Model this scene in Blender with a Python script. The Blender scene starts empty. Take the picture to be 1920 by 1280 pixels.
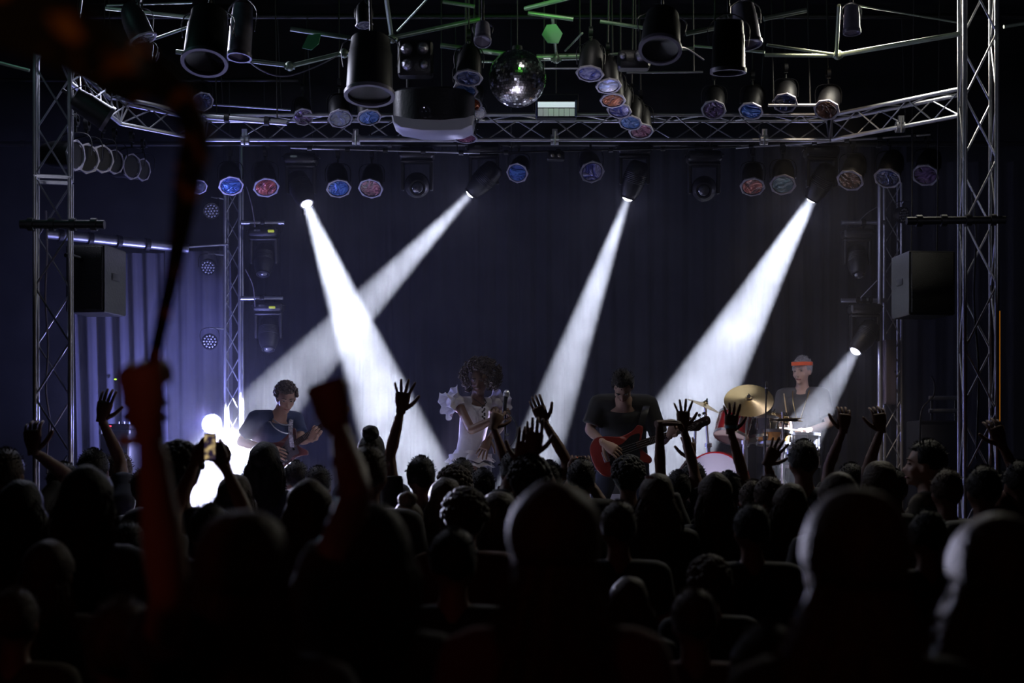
import bpy, math, random
import numpy as np
from math import pi, sin, cos, radians
from mathutils import Vector, Matrix, Euler, noise

SC = bpy.context.scene
COL = SC.collection
R = random.Random(7)
F = 2667.0; HZ = 840.0; CH = 1.8          # focal length in pixels, horizon row, eye height

def P(px, py, d):
    """world point at distance d (metres along +Y) seen at pixel px,py"""
    return Vector((d * (px - 960) / F, d, CH + d * (HZ - py) / F))

# ------------------------------------------------------------------ camera
cam_d = bpy.data.cameras.new('camera'); cam = bpy.data.objects.new('camera', cam_d); COL.objects.link(cam)
cam.location = (0, 0, CH); cam.rotation_euler = (pi / 2, 0, 0)
cam_d.sensor_width = 36; cam_d.lens = 50; cam_d.shift_y = (HZ - 640) / 1920
cam_d.clip_end = 60; cam_d.clip_start = 0.05
cam_d.dof.use_dof = True; cam_d.dof.focus_distance = 11.4; cam_d.dof.aperture_fstop = 2.2
SC.camera = cam
# ------------------------------------------------------------------ world, exposure
w = bpy.data.worlds.new('world'); SC.world = w; w.use_nodes = True
w.node_tree.nodes['Background'].inputs[0].default_value = (0.35, 0.38, 0.6, 1)
w.node_tree.nodes['Background'].inputs[1].default_value = 0.0
SC.view_settings.view_transform = 'Standard'; SC.view_settings.look = 'None'
SC.view_settings.gamma = 1; SC.view_settings.use_curve_mapping = False
SC.view_settings.exposure = 0.0
cy = SC.cycles
cy.max_bounces = 4; cy.diffuse_bounces = 2; cy.glossy_bounces = 3; cy.transmission_bounces = 3
cy.volume_bounces = 0; cy.transparent_max_bounces = 6
cy.sample_clamp_indirect = 3.0; cy.use_denoising = True
cy.caustics_reflective = False; cy.caustics_refractive = False
cy.volume_step_rate = 1.0; cy.volume_max_steps = 64

# ------------------------------------------------------------------ lights
def lamp(name, kind, loc, energy, color=(1, 1, 1), target=None, size=0.05, angle=30, blend=0.15, smooth=None, sizey=None):
    ld = bpy.data.lights.new(name, kind); o = bpy.data.objects.new(name, ld); COL.objects.link(o)
    o.location = loc; ld.energy = energy; ld.color = color
    if kind == 'AREA':
        ld.shape = 'RECTANGLE'; ld.size = size; ld.size_y = sizey or size
    else:
        ld.shadow_soft_size = size
    if kind == 'SPOT':
        ld.spot_size = radians(angle); ld.spot_blend = blend
    if target is not None:
        o.rotation_euler = (Vector(target) - Vector(loc)).to_track_quat('-Z', 'Y').to_euler()
    if smooth is not None:
        ld.use_nodes = True; nt = ld.node_tree
        fo = nt.nodes.new('ShaderNodeLightFalloff'); fo.inputs['Strength'].default_value = 1.0; fo.inputs['Smooth'].default_value = smooth
        nt.links.new(fo.outputs['Quadratic'], nt.nodes['Emission'].inputs['Strength'])
    return o

WHITE = (0.74, 0.79, 1.0); VIOL = (0.52, 0.42, 1.0)
# lens position, target, full cone angle, energy
BEAMS = [
    (P(575, 382, 11.9), P(760, 870, 10.9), 13.0, 58000),
    (P(883, 362, 11.9), P(520, 745, 12.7), 10.6, 36000),
    (P(1177, 371, 11.9), P(1012, 835, 12.5), 10.2, 41000),
    (P(1522, 373, 11.9), P(1300, 765, 12.9), 16.5, 37000),
    (P(1604, 658, 12.6), P(1545, 750, 12.48), 19.0, 9000),
]
for i, (a, b, ang, en) in enumerate(BEAMS):
    dr = (b - a).normalized()
    lamp('beam_light', 'SPOT', a - dr * 0.235, en, WHITE, b, size=0.022, angle=ang, blend=0.22, smooth=0.35)
    lamp('lens_glow', 'POINT', a + dr * 0.09, 2.6 if i < 4 else 1.2, (0.55, 0.56, 1.0), size=0.04)
# low stage light at the left blinding the camera
BL = P(396, 795, 12.4)
lamp('floor_beam_light', 'SPOT', BL + Vector((0.02, -0.06, -0.02)), 13000, (0.72, 0.72, 1.0), P(446, 905, 11.45), size=0.03, angle=56, blend=0.8, smooth=0.3)
lamp('floor_glow', 'POINT', BL + Vector((0.0, -0.14, 0)), 85, (0.30, 0.32, 1.0), size=0.05)
# area lights added in the rig without fixtures, to rim the audience
lamp('rim_fill', 'AREA', (-2.6, 10.35, 4.9), 42, (0.75, 0.78, 1.0), (-1.2, 5, 1.6), size=0.7, sizey=0.3)
lamp('rim_fill', 'AREA', (2.6, 10.35, 4.9), 42, (1.0, 0.95, 0.8), (1.2, 5, 1.6), size=0.7, sizey=0.3)
# unseen front wash on the band (warm), and added fill for the rig
lamp('front_wash', 'SPOT', (2.2, 9.3, 5.4), 250, (1.0, 0.80, 0.58), (2.55, 12.6, 1.9), size=0.15, angle=32, blend=0.8)
lamp('front_wash', 'SPOT', (0.6, 8.6, 5.4), 28, (0.95, 0.88, 0.85), (0.3, 11.5, 2.0), size=0.15, angle=44, blend=0.8)
for x_ in (-2.9, 0, 2.9):
    lamp('rig_fill', 'SPOT', (x_, 6.4, 3.1), 19, (0.78, 0.78, 1.0), (x_ * 1.15, 10.6, 4.75), size=.25, angle=54, blend=.7)  # added unseen spots above the crowd, lifting the dark rig
lamp('green_light', 'SPOT', (0.2, 8.9, 4.75), 16, (0.2, 1.0, 0.12), (0.2, 10.0, 5.9), size=0.15, angle=140, blend=0.8)
lamp('teal_light', 'POINT', (-3.2, 8.4, 5.0), 3, (0.4, 0.95, 0.9), size=0.2)
lamp('red_light', 'SPOT', (-1.9, 0.6, 2.9), 7.5, (1.0, 0.17, 0.11), (-0.95, 3.2, 1.3), size=0.3, angle=75, blend=1)
lamp('red_light', 'SPOT', (0.6, 0.2, 2.7), 2.6, (1.0, 0.2, 0.12), (0.15, 2.7, 1.2), size=0.3, angle=50, blend=1)
# hidden low spots added to edge the singer and bass player with light
lamp('edge_fill', 'SPOT', P(800, 905, 11.75), 90, (.62, .54, 1), P(885, 785, 11.3), size=0.04, angle=34, blend=0.6)
lamp('edge_fill', 'SPOT', P(985, 905, 11.75), 80, (0.7, 0.62, 1.0), P(900, 785, 11.3), size=0.04, angle=34, blend=0.6)
lamp('edge_fill', 'SPOT', P(1215, 930, 12.3), 30, (0.7, 0.68, 1.0), P(1190, 760, 11.4), size=0.04, angle=40, blend=0.6)
lamp('kit_fill', 'SPOT', P(1275, 950, 11.5), 26, (.78, .7, 1), P(1410, 820, 12.3), size=.05, angle=50, blend=.7)  # added hidden spot for highlights on the chrome of the kit
# ------------------------------------------------------------------ materials
MATS = {}
def mat(name, col=(0.5, 0.5, 0.5), rough=0.5, metal=0.0, emit=None, estr=0.0, bump=0.0, bscale=20.0, var=0.0, sheen=0.0, coat=0.0, vscale=None, spec=None):
    if name in MATS: return MATS[name]
    m = bpy.data.materials.new(name); m.use_nodes = True; nt = m.node_tree; b = nt.nodes['Principled BSDF']
    b.inputs['Base Color'].default_value = (*col, 1); b.inputs['Roughness'].default_value = rough; b.inputs['Metallic'].default_value = metal
    if spec is not None: b.inputs['Specular IOR Level'].default_value = spec
    if sheen: b.inputs['Sheen Weight'].default_value = sheen; b.inputs['Sheen Roughness'].default_value = 0.35
    if coat: b.inputs['Coat Weight'].default_value = coat
    if emit: b.inputs['Emission Color'].default_value = (*emit, 1); b.inputs['Emission Strength'].default_value = estr
    if var or bump:
        tc = nt.nodes.new('ShaderNodeTexCoord'); ns = nt.nodes.new('ShaderNodeTexNoise'); ns.inputs['Scale'].default_value = vscale or bscale; ns.inputs['Detail'].default_value = 4
        nt.links.new(tc.outputs['Object'], ns.inputs['Vector'])
    if var:
        cr = nt.nodes.new('ShaderNodeValToRGB'); e = cr.color_ramp.elements
        e[0].position = .3; e[1].position = .7
        e[0].color = (*[max(0, c * (1 - var)) for c in col], 1); e[1].color = (*[min(1, c * (1 + var)) for c in col], 1)
        nt.links.new(ns.outputs['Fac'], cr.inputs['Fac']); nt.links.new(cr.outputs['Color'], b.inputs['Base Color'])
    if bump:
        bp = nt.nodes.new('ShaderNodeBump'); bp.inputs['Strength'].default_value = bump; bp.inputs['Distance'].default_value = 0.02
        n2 = nt.nodes.new('ShaderNodeTexNoise'); n2.inputs['Scale'].default_value = bscale; n2.inputs['Detail'].default_value = 3
        nt.links.new(tc.outputs['Object'], n2.inputs['Vector']); nt.links.new(n2.outputs['Fac'], bp.inputs['Height']); nt.links.new(bp.outputs['Normal'], b.inputs['Normal'])
    MATS[name] = m; return m

ALU = mat('aluminium', (0.66, 0.67, 0.72), 0.36, 0.88, var=0.12, bscale=9)
ALUD = mat('aluminium_brace', (0.48, 0.49, 0.53), 0.38, .9)
DARKM = mat('black_metal', (0.012, 0.012, 0.015), 0.5, 0.2, var=0.2)
BLACKP = mat('black_plastic', (0.012, 0.012, 0.015), 0.45, 0.0, bump=0.1, bscale=60)
CHROME = mat('chrome', (0.88, 0.88, 0.92), 0.32, 1.0)
RUBBER = mat('rubber', (0.02, 0.02, 0.02), 0.7)
WALLM = mat('black_wall', (0.007, 0.007, 0.008), 0.9, bump=0.3, bscale=6, var=0.2)
FLOORM = mat('dark_floor', (0.03, 0.028, 0.028), 0.6, bump=0.2, bscale=12, var=0.3)
STAGEM = mat('stage_vinyl', (0.035, 0.035, 0.04), 0.5, bump=0.1, bscale=8, var=0.2)
CURT = mat('black_velvet', (0.012, 0.012, 0.017), 0.95, sheen=0.1, var=0.2, bscale=3)
DRAPE = mat('grey_drape', (0.13, 0.13, 0.17), 0.85, sheen=0.2, var=0.15, bscale=3)
LENS_ON = mat('lit_lens', (1, 1, 1), 0.3, emit=(0.86, 0.84, 1.0), estr=60)
GLASS_ON = bpy.data.materials.new('glowing_glass'); GLASS_ON.use_nodes = True; nt = GLASS_ON.node_tree; nt.nodes.remove(nt.nodes['Principled BSDF'])
_t = nt.nodes.new('ShaderNodeBsdfTransparent'); _e = nt.nodes.new('ShaderNodeEmission'); _e.inputs[0].default_value = (.80, .78, 1, 1); _e.inputs[1].default_value = 9; _a = nt.nodes.new('ShaderNodeAddShader')
nt.links.new(_t.outputs[0], _a.inputs[0]); nt.links.new(_e.outputs[0], _a.inputs[1]); nt.links.new(_a.outputs[0], nt.nodes['Material Output'].inputs[0])
LENS_OFF = mat('lens_glass', (0.12, 0.12, 0.15), 0.06, 0.6, coat=0.6)
GRILLE = mat('speaker_grille', (0.012, 0.012, 0.013), 0.6, 0.2, bump=0.5, bscale=220)
FRAMEG = mat('gel_frame_metal', (0.55, 0.53, 0.62), 0.45, 0.35, var=0.2, bscale=30)
GELRING = mat('gel_ring_dark', (0.06, 0.06, 0.08), 0.4, 0.5)
GREENP = mat('frame_paint', (0.34, 0.42, 0.33), 0.35, 0.55, var=0.2, bscale=5)

# ------------------------------------------------------------------ mesh helpers
class G:
    def __init__(s): s.v = []; s.f = []
    def add(s, vs, fs):
        n = len(s.v); s.v += [tuple(p) for p in vs]; s.f += [tuple(i + n for i in f) for f in fs]
    def merge(s, o, M=None):
        s.add([M @ Vector(p) for p in o.v] if M is not None else o.v, o.f); return s
    def mesh(s, name, m=None, sharp=40):
        me = bpy.data.meshes.new(name); me.from_pydata(s.v, [], s.f)
        if m: me.materials.append(m)
        me.shade_smooth(); me.set_sharp_from_angle(angle=radians(sharp)); me.update(); return me

def obj(name, g, m=None, parent=None, loc=None, sharp=40, label=None):
    me = g if isinstance(g, bpy.types.Mesh) else g.mesh(name, m, sharp)
    o = bpy.data.objects.new(name, me); COL.objects.link(o)
    if parent: o.parent = parent
    if loc is not None: o.location = loc
    if label: o['label'] = label
    return o

def thing(name, label, cat, loc=(0, 0, 0), rot=None, group=None, scale=1.0, M=None):
    o = bpy.data.objects.new(name, None); COL.objects.link(o); o.empty_display_size = 0.1
    o['label'] = label; o['category'] = cat
    if group: o['group'] = group
    if M is not None: o.matrix_world = M
    else:
        o.location = loc; o.scale = (scale,) * 3
        if rot is not None: o.rotation_euler = rot
    return o
def tag(o, label, cat, group=None, kind=None):
    o['label'] = label; o['category'] = cat
    if group: o['group'] = group
    if kind: o['kind'] = kind
    return o
def struct(o): o['kind'] = 'structure'; return o

def frames(pts):
    T = []
    for i in range(len(pts)):
        a = pts[max(i - 1, 0)]; b = pts[min(i + 1, len(pts) - 1)]
        t = (b - a); T.append(t.normalized() if t.length > 1e-9 else Vector((0, 0, 1)))
    u = T[0].orthogonal().normalized(); out = []
    for t in T:
        u = (u - t * u.dot(t)); u = u.normalized() if u.length > 1e-6 else t.orthogonal().normalized()
        out.append((t, u, t.cross(u)))
    return out

def tube(g, pts, rad, n=8, cap=True, rnd=False, side=None, flat=1.0):
    """swept tube; rad a number or a list; flat<1 squashes across the second axis; side fixes the first axis"""
    pts = [Vector(p) for p in pts]; k = len(pts)
    rr = list(rad) if isinstance(rad, (list, tuple)) else [rad] * k
    fl = list(flat) if isinstance(flat, (list, tuple)) else [flat] * k
    fr = frames(pts)
    if side is not None:
        s0 = Vector(side); f2 = []
        for t, u, v in fr:
            u = (s0 - t * s0.dot(t)).normalized(); f2.append((t, u, t.cross(u)))
        fr = f2
    P2, R2, F2, L2 = list(pts), rr, fr, fl
    if rnd:
        e0 = [(pts[0] - fr[0][0] * rr[0] * s, rr[0] * c) for s, c in ((0.92, .38), (0.65, .76))]
        e1 = [(pts[-1] + fr[-1][0] * rr[-1] * s, rr[-1] * c) for s, c in ((0.65, .76), (0.92, .38))]
        P2 = [e[0] for e in e0] + P2 + [e[0] for e in e1]; R2 = [e[1] for e in e0] + rr + [e[1] for e in e1]
        F2 = [fr[0]] * 2 + fr + [fr[-1]] * 2; L2 = [fl[0]] * 2 + fl + [fl[-1]] * 2
    vs = []; fs = []
    for p, r, (t, u, v), q in zip(P2, R2, F2, L2):
        for j in range(n):
            a = 2 * pi * j / n; vs.append(p + u * (r * cos(a)) + v * (r * q * sin(a)))
    K = len(P2)
    for i in range(K - 1):
        for j in range(n):
            a, b = i * n + j, i * n + (j + 1) % n; fs.append((a, b, b + n, a + n))
    if cap or rnd:
        fs.append(tuple(range(n - 1, -1, -1))); fs.append(tuple((K - 1) * n + j for j in range(n)))
    g.add(vs, fs); return g

def ell(g, c, r, n=16, m=10, M=None, fn=None):
    c = Vector(c); r = (r, r, r) if isinstance(r, (int, float)) else r; vs = []; fs = []
    for i in range(1, m):
        th = pi * i / m
        for j in range(n):
            a = 2 * pi * j / n
            p = Vector((r[0] * sin(th) * cos(a), r[1] * sin(th) * sin(a), r[2] * cos(th)))
            vs.append(p)
    vs += [Vector((0, 0, r[2])), Vector((0, 0, -r[2]))]
    if fn: vs = [fn(p) for p in vs]
    if M is not None: vs = [M @ p for p in vs]
    vs = [p + c for p in vs]
    for i in range(m - 2):
        for j in range(n):
            a, b = i * n + j, i * n + (j + 1) % n; fs.append((a, a + n, b + n, b))
    t = (m - 1) * n
    for j in range(n):
        fs.append((t, j, (j + 1) % n)); fs.append((t + 1, (m - 2) * n + (j + 1) % n, (m - 2) * n + j))
    g.add(vs, fs); return g

def box(g, c, s, M=None, bev=0.0):
    c = Vector(c); hx, hy, hz = s[0] / 2, s[1] / 2, s[2] / 2
    if bev <= 0:
        vs = [Vector((x, y, z)) for z in (-hz, hz) for y in (-hy, hy) for x in (-hx, hx)]
        fs = [(0, 2, 3, 1), (4, 5, 7, 6), (0, 1, 5, 4), (2, 6, 7, 3), (0, 4, 6, 2), (1, 3, 7, 5)]
    else:
        b = min(bev, hx * .9, hy * .9, hz * .9); vs = []; fs = []
        ring = [(hx - b, -hy), (hx, -hy + b), (hx, hy - b), (hx - b, hy), (-hx + b, hy), (-hx, hy - b), (-hx, -hy + b), (-hx + b, -hy)]
        for z, k in ((-hz, 1), (-hz + b, 0), (hz - b, 0), (hz, 1)):
            for x, y in ring:
                vs.append(Vector((x - (b if x > 0 else -b) * k * .7, y - (b if y > 0 else -b) * k * .7, z)))
        for i in range(3):
            for j in range(8): a, d = i * 8 + j, i * 8 + (j + 1) % 8; fs.append((a, d, d + 8, a + 8))
        fs.append(tuple(range(7, -1, -1))); fs.append(tuple(range(24, 32)))
    if M is not None: vs = [M @ p for p in vs]
    g.add([p + c for p in vs], fs); return g

def lathe(g, prof, n=24, M=None, c=(0, 0, 0), closed=False):
    vs = []; fs = []; c = Vector(c)
    for r, z in prof:
        for j in range(n):
            a = 2 * pi * j / n; vs.append(Vector((r * cos(a), r * sin(a), z)))
    K = len(prof)
    for i in range(K if closed else K - 1):
        for j in range(n):
            a = i * n + j; b = i * n + (j + 1) % n; a2 = ((i + 1) % K) * n + j; b2 = ((i + 1) % K) * n + (j + 1) % n
            fs.append((a, b, b2, a2))
    if not closed:
        if prof[0][0] > 1e-4: fs.append(tuple(range(n - 1, -1, -1)))
        if prof[-1][0] > 1e-4: fs.append(tuple((K - 1) * n + j for j in range(n)))
    if M is not None: vs = [M @ p for p in vs]
    g.add([p + c for p in vs], fs); return g

def prism(g, poly, t, M=None, bev=0.0, c=(0, 0, 0)):
    """extrude a 2-D outline (x,y) from z=-t/2 to t/2, optional rounded edge"""
    n = len(poly); c = Vector(c)
    cx = sum(p[0] for p in poly) / n; cyy = sum(p[1] for p in poly) / n
    lev = [(-t / 2, 0)] + ([(-t / 2, 0)] if 0 else []) + [(t / 2, 0)]
    if bev: lev = [(-t / 2, bev), (-t / 2 + bev * .8, 0), (t / 2 - bev * .8, 0), (t / 2, bev)]
    vs = []; fs = []
    for z, k in lev:
        for x, y in poly:
            d = Vector((x - cx, y - cyy)); L = d.length or 1; d = d * (1 - k / L)
            vs.append(Vector((cx + d.x, cyy + d.y, z)))
    for i in range(len(lev) - 1):
        for j in range(n): a, b = i * n + j, i * n + (j + 1) % n; fs.append((a, b, b + n, a + n))
    fs.append(tuple(range(n - 1, -1, -1))); fs.append(tuple((len(lev) - 1) * n + j for j in range(n)))
    if M is not None: vs = [M @ p for p in vs]
    g.add([p + c for p in vs], fs); return g

def basis(x=None, z=None, loc=(0, 0, 0)):
    """matrix whose local x / z follow the given world directions"""
    z = Vector(z).normalized(); x = Vector(x); x = (x - z * x.dot(z)).normalized(); y = z.cross(x)
    M = Matrix((x, y, z)).transposed().to_4x4(); M.translation = Vector(loc); return M
def align(d, loc=(0, 0, 0)):
    d = Vector(d).normalized(); return basis(Vector((1, 0, 0)) if abs(d.x) < .9 else Vector((0, 1, 0)), d, loc)

def smooth_path(pts, k=6):
    pts = [Vector(p) for p in pts]; out = []
    for i in range(len(pts) - 1):
        p0, p1, p2, p3 = pts[max(i - 1, 0)], pts[i], pts[i + 1], pts[min(i + 2, len(pts) - 1)]
        for j in range(k):
            t = j / k; t2, t3 = t * t, t * t * t
            out.append(0.5 * ((2 * p1) + (p2 - p0) * t + (2 * p0 - 5 * p1 + 4 * p2 - p3) * t2 + (3 * p1 - p0 - 3 * p2 + p3) * t3))
    out.append(pts[-1]); return out

# ------------------------------------------------------------------ room shell
struct(obj('floor', box(G(), (0, 6.2, -0.1), (18, 21, 0.2)), FLOORM))
struct(obj('ceiling', box(G(), (0, 6.2, 7.1), (18, 21, 0.2)), WALLM))
struct(obj('wall_back', box(G(), (0, 16.75, 3.5), (18, 0.2, 7)), WALLM))
struct(obj('wall_left', box(G(), (-8.9, 6.2, 3.5), (0.2, 21, 7)), WALLM))
struct(obj('wall_right', box(G(), (8.9, 6.2, 3.5), (0.2, 21, 7)), WALLM))
struct(obj('wall_rear', box(G(), (0, -4.2, 3.5), (18, 0.2, 7)), WALLM))
SZ = 0.85
st = struct(bpy.data.objects.new('stage_floor', None)); COL.objects.link(st)
for i in range(6):
    for j in range(3):
        obj('deck_panel', box(G(), (-5 + i * 2.0, 11.1 + j * 2.0, SZ - 0.06), (1.985, 1.985, 0.12), bev=0.01), STAGEM, st)
obj('fascia', box(G(), (0, 10.12, (SZ - .12) / 2), (12, 0.04, SZ - .12)), WALLM, st)
# haze over the stage
hz = obj('stage_haze', box(G(), (0, 13.55, 2.72), (12.2, 5.7, 3.64)), None)
hm = bpy.data.materials.new('haze'); hm.use_nodes = True; nt = hm.node_tree; nt.nodes.remove(nt.nodes['Principled BSDF'])
vs_ = nt.nodes.new('ShaderNodeVolumeScatter'); vs_.inputs['Color'].default_value = (1, 1, 1, 1); vs_.inputs['Density'].default_value = 0.055
nt.links.new(vs_.outputs[0], nt.nodes['Material Output'].inputs['Volume'])
_tc = nt.nodes.new('ShaderNodeTexCoord'); _n = nt.nodes.new('ShaderNodeTexNoise'); _n.inputs['Scale'].default_value = 2.6; _n.inputs['Detail'].default_value = 3; _n.inputs['Distortion'].default_value = .8
_m = nt.nodes.new('ShaderNodeMapRange'); _m.inputs['From Min'].default_value = .3; _m.inputs['From Max'].default_value = .7; _m.inputs['To Min'].default_value = .015; _m.inputs['To Max'].default_value = .055
nt.links.new(_tc.outputs['Object'], _n.inputs['Vector']); nt.links.new(_n.outputs['Fac'], _m.inputs['Value']); nt.links.new(_m.outputs[0], vs_.inputs['Density'])
hz.data.materials.append(hm)
tag(hz, 'thin white haze hanging over the stage in the light beams', 'haze', kind='stuff')

# ------------------------------------------------------------------ curtains
def curtain(name, label, x0, x1, y, z0, z1, m, amp=0.06, per=0.16, grp=None, slant=0.0, seed=0, dy=0.0):
    nx = int(abs(x1 - x0) / 0.018); g = G(); rr = random.Random(seed); ph = [rr.uniform(0, 6) for _ in range(4)]
    rows = 9; vs = []
    for s in (0, 1):
        for k in range(rows + 1):
            tz = k / rows; z = z0 + (z1 - z0) * tz
            for i in range(nx + 1):
                x = x0 + (x1 - x0) * i / nx; q = (x / per) * 2 * pi
                a = amp * (0.75 + 0.25 * sin(x * 3 + ph[0])) * (1 - 0.25 * tz)
                yy = y + dy * (i / nx) + a * (sin(q + 0.7 * sin(x * 5 + ph[1]) + .3 * sin(z * 1.2 + ph[3])) + .35 * sin(2.3 * q + ph[2]))
                vs.append((x + slant * (1 - tz), yy + s * 0.006, z))
    N = (rows + 1) * (nx + 1); fs = []
    for k in range(rows):
        for i in range(nx):
            a = k * (nx + 1) + i; fs.append((a, a + 1, a + nx + 2, a + nx + 1)); b = a + N; fs.append((b + 1, b, b + nx + 1, b + nx + 2))
    for i in range(nx):
        a = i; b = i + N; fs.append((b, b + 1, a + 1, a)); a = rows * (nx + 1) + i; b = a + N; fs.append((a, a + 1, b + 1, b))
    g.add(vs, fs); o = obj(name, g, m, sharp=80); tag(o, label, 'curtain', grp); return o
seq = ['far left', 'left of the vocalist', 'behind the vocalist', 'between vocalist and bass player', 'behind the bass player', 'between bass player and drums', 'behind the drums', 'far right']
for i in range(8):
    x0 = -3.35 + i * 0.98
    curtain('back_curtain', 'black pleated back curtain panel, the one ' + ('at the ' + seq[i] + ' end' if 'far' in seq[i] else seq[i]), x0, x0 + 1.0, 16.25 + 0.03 * (i % 2), SZ, 5.3, CURT, 0.07, 0.21 + 0.02 * (i % 3), seed=i)
obj_r = thing('curtain_rail', 'black rail the tall back curtains hang from', 'rail')
obj('rail_pipe', tube(G(), [(-3.6, 16.25, 5.33), (4.8, 16.25, 5.33)], 0.025), DARKM, obj_r)
curtain('side_curtain', 'grey side drape with thin folds left of the blinding floor light', P(128, 0, 12.6).x, P(300, 0, 12.6).x, 12.75, SZ, P(0, 470, 12.6).z, DRAPE, 0.03, 0.14, seed=21, slant=.06)
curtain('side_curtain', 'grey side drape right behind the blinding floor light', P(296, 0, 13.1).x, P(420, 0, 13.1).x, 13.4, SZ, P(0, 462, 13.1).z, DRAPE, 0.035, 0.17, seed=22, slant=.04)
curtain('side_curtain', 'black side drape behind the right speaker cabinets', P(1690, 0, 14.5).x, P(1960, 0, 14.5).x, 14.6, 0.05, P(0, 300, 14.5).z, CURT, 0.04, 0.2, seed=23)

# ------------------------------------------------------------------ trusses
_brace = {}
def rod(name, a, b, r, m, parent, n=6):
    a = Vector(a); b = Vector(b); d = b - a
    key = (round(d.x, 3), round(d.y, 3), round(d.z, 3), r, m.name, n)
    if key not in _brace: _brace[key] = tube(G(), [(0, 0, 0), d], r, n=n).mesh(name, m)
    return obj(name, _brace[key], None, parent, a)

def truss(label, A, B, offs, bay, cr=0.025, br=0.009, xbrace=False, m=ALU, faces=None, name='lighting_truss'):
    A = Vector(A); B = Vector(B); root = thing(name, label, 'truss', A)
    L = (B - A).length; t = (B - A) / L; n = max(1, round(L / bay)); st_ = L / n
    for o in offs: rod('chord', Vector(o), Vector(o) + (B - A), cr, m, root, 10)
    K = len(offs); faces = faces or [(i, (i + 1) % K) for i in range(K)]
    for (i, j) in faces:
        oi, oj = Vector(offs[i]), Vector(offs[j])
        for k in range(n):
            p, q = t * (k * st_), t * ((k + 1) * st_)
            if xbrace:
                rod('brace', oi + p, oj + q, br, ALUD, root); rod('brace', oj + p, oi + q, br, ALUD, root)
            else:
                if k % 2 == 0: rod('brace', oi + p, oj + q, br, ALUD, root)
                else: rod('brace', oj + p, oi + q, br, ALUD, root)
    for e in (0, L):
        for (i, j) in faces: rod('end_bar', Vector(offs[i]) + t * e, Vector(offs[j]) + t * e, br * 1.2, m, root)
    return root
def sq(w, yaw=0, wy=None):
    wy = wy or w; M = Matrix.Rotation(radians(yaw), 3, 'Z'); return [M @ Vector(p) for p in ((-w / 2, -wy / 2, 0), (w / 2, -wy / 2, 0), (w / 2, wy / 2, 0), (-w / 2, wy / 2, 0))]
# tall towers near the audience
a = P(100, 800, 9.3); truss('tall silver truss tower standing at the left of the stage', (a.x, a.y, 0), (a.x, a.y, 3.55), sq(0.215, 14), 0.36, 0.0135, 0.007)
tl2 = truss('dim upper silver truss tower section at the left, above the stage bar', (a.x, a.y, 3.56), (a.x, a.y, 4.62), sq(0.215, 14), 0.36, 0.0135, 0.007)
a = P(1834, 800, 9.3); truss('tall silver truss tower standing at the right of the stage', (a.x, a.y, 0), (a.x, a.y, 5.3), sq(0.20, -8), 0.42, 0.0155, 0.007)
# inner ladders
a = P(438, 800, 12.9); truss('slim silver truss post left of the guitarist', (a.x, a.y, SZ), (a.x, a.y, P(0, 352, 12.9).z), sq(0.135, 0, .12), 0.25, 0.016, 0.006, xbrace=True, faces=[(0, 1)])
obj('silver_pole', tube(G(), [P(452, 352, 12.85), P(452, 272, 12.85)], 0.018), ALU)
tag(bpy.context.scene.objects['silver_pole'], 'thin silver pole rising above the slim left truss post', 'pole')
a = P(1671, 800, 12.9); tr_ = truss('slim silver truss post right of the drummer', (a.x, a.y, SZ), (a.x, a.y, P(0, 345, 12.9).z), sq(0.155, 0, .12), 0.27, 0.016, 0.006, xbrace=True, faces=[(0, 1)])
g = G(); tube(g, [P(1650, 345, 12.7), Vector((P(1650, 0, 12.7).x, 12.7, SZ))], 0.024, n=12); tag(obj('silver_pole', g, ALU), 'thick bright silver pole in front of the slim right truss post', 'pole')
# front truss: triangular, bending towards the audience at both ends
tri = [Vector((0, 0, 0)), Vector((0, -0.10, 0.17)), Vector((0, 0.10, 0.17))]
ZT = P(0, 262, 11.0).z
A0 = P(385, 258, 11.0); B0 = P(1555, 262, 11.0)
truss('long middle span of the silver front truss over the stage', (A0.x, 11, ZT), (B0.x, 11, ZT), tri, 0.24, 0.0155, 0.006)
def side_truss(label, p0, p1, nrm):
    o = [Vector((0, 0, 0)), Vector((nrm[0] * -.10, nrm[1] * -.10, .17)), Vector((nrm[0] * .10, nrm[1] * .10, .17))]
    return truss(label, p0, p1, o, 0.24, 0.0155, 0.006)
e1 = P(225, 240, 10.45); e1.z = ZT; e2 = P(130, 160, 9.35); e2.z = ZT + .02; e1b = P(1800, 225, 10.2); e1b.z = ZT
side_truss('short silver truss piece bending left from the front truss', (A0.x - .02, 11, ZT), e1, (0, 1))
side_truss('silver truss piece running from the left tower to the front truss', e1, e2, (.6, .6))
side_truss('silver truss piece bending right from the front truss to the right tower', (B0.x + .02, 11, ZT), e1b, (0.2, .95))
# rear thin bars the lamps hang from
GRID = (8.85, 9.3, 9.75, 10.25, 10.7, 11.2)
def drops(root, o, ks, z=5.2, rr=.005):
    for k in ks:
        k = Vector(k); e = Vector((k.x, min(GRID, key=lambda q: abs(q - k.y)), z)); obj('dropper', tube(G(), [k - o, e - o], rr, n=6), MATS['rubber'], root)
def bar(label, pts, r=0.022, m=ALU, name='lighting_bar', cat='bar', clamps=0, drop=False):
    root = thing(name, label, cat, pts[0]); q = [Vector(p) - Vector(pts[0]) for p in pts]
    obj('pipe', tube(G(), q, r, n=10), m, root)
    for k in range(clamps):
        c = q[0].lerp(q[-1], (k + .5) / clamps)
        obj('clamp', lathe(G(), [(r + .002, -.02), (r + .012, -.018), (r + .012, .018), (r + .002, .02)], 12, align(q[-1] - q[0]), c, closed=True), DARKM, root)
    if drop: drops(root, Vector(pts[0]), (Vector(pts[0]).lerp(Vector(pts[-1]), .12), Vector(pts[0]).lerp(Vector(pts[-1]), .88)))
    return root
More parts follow.
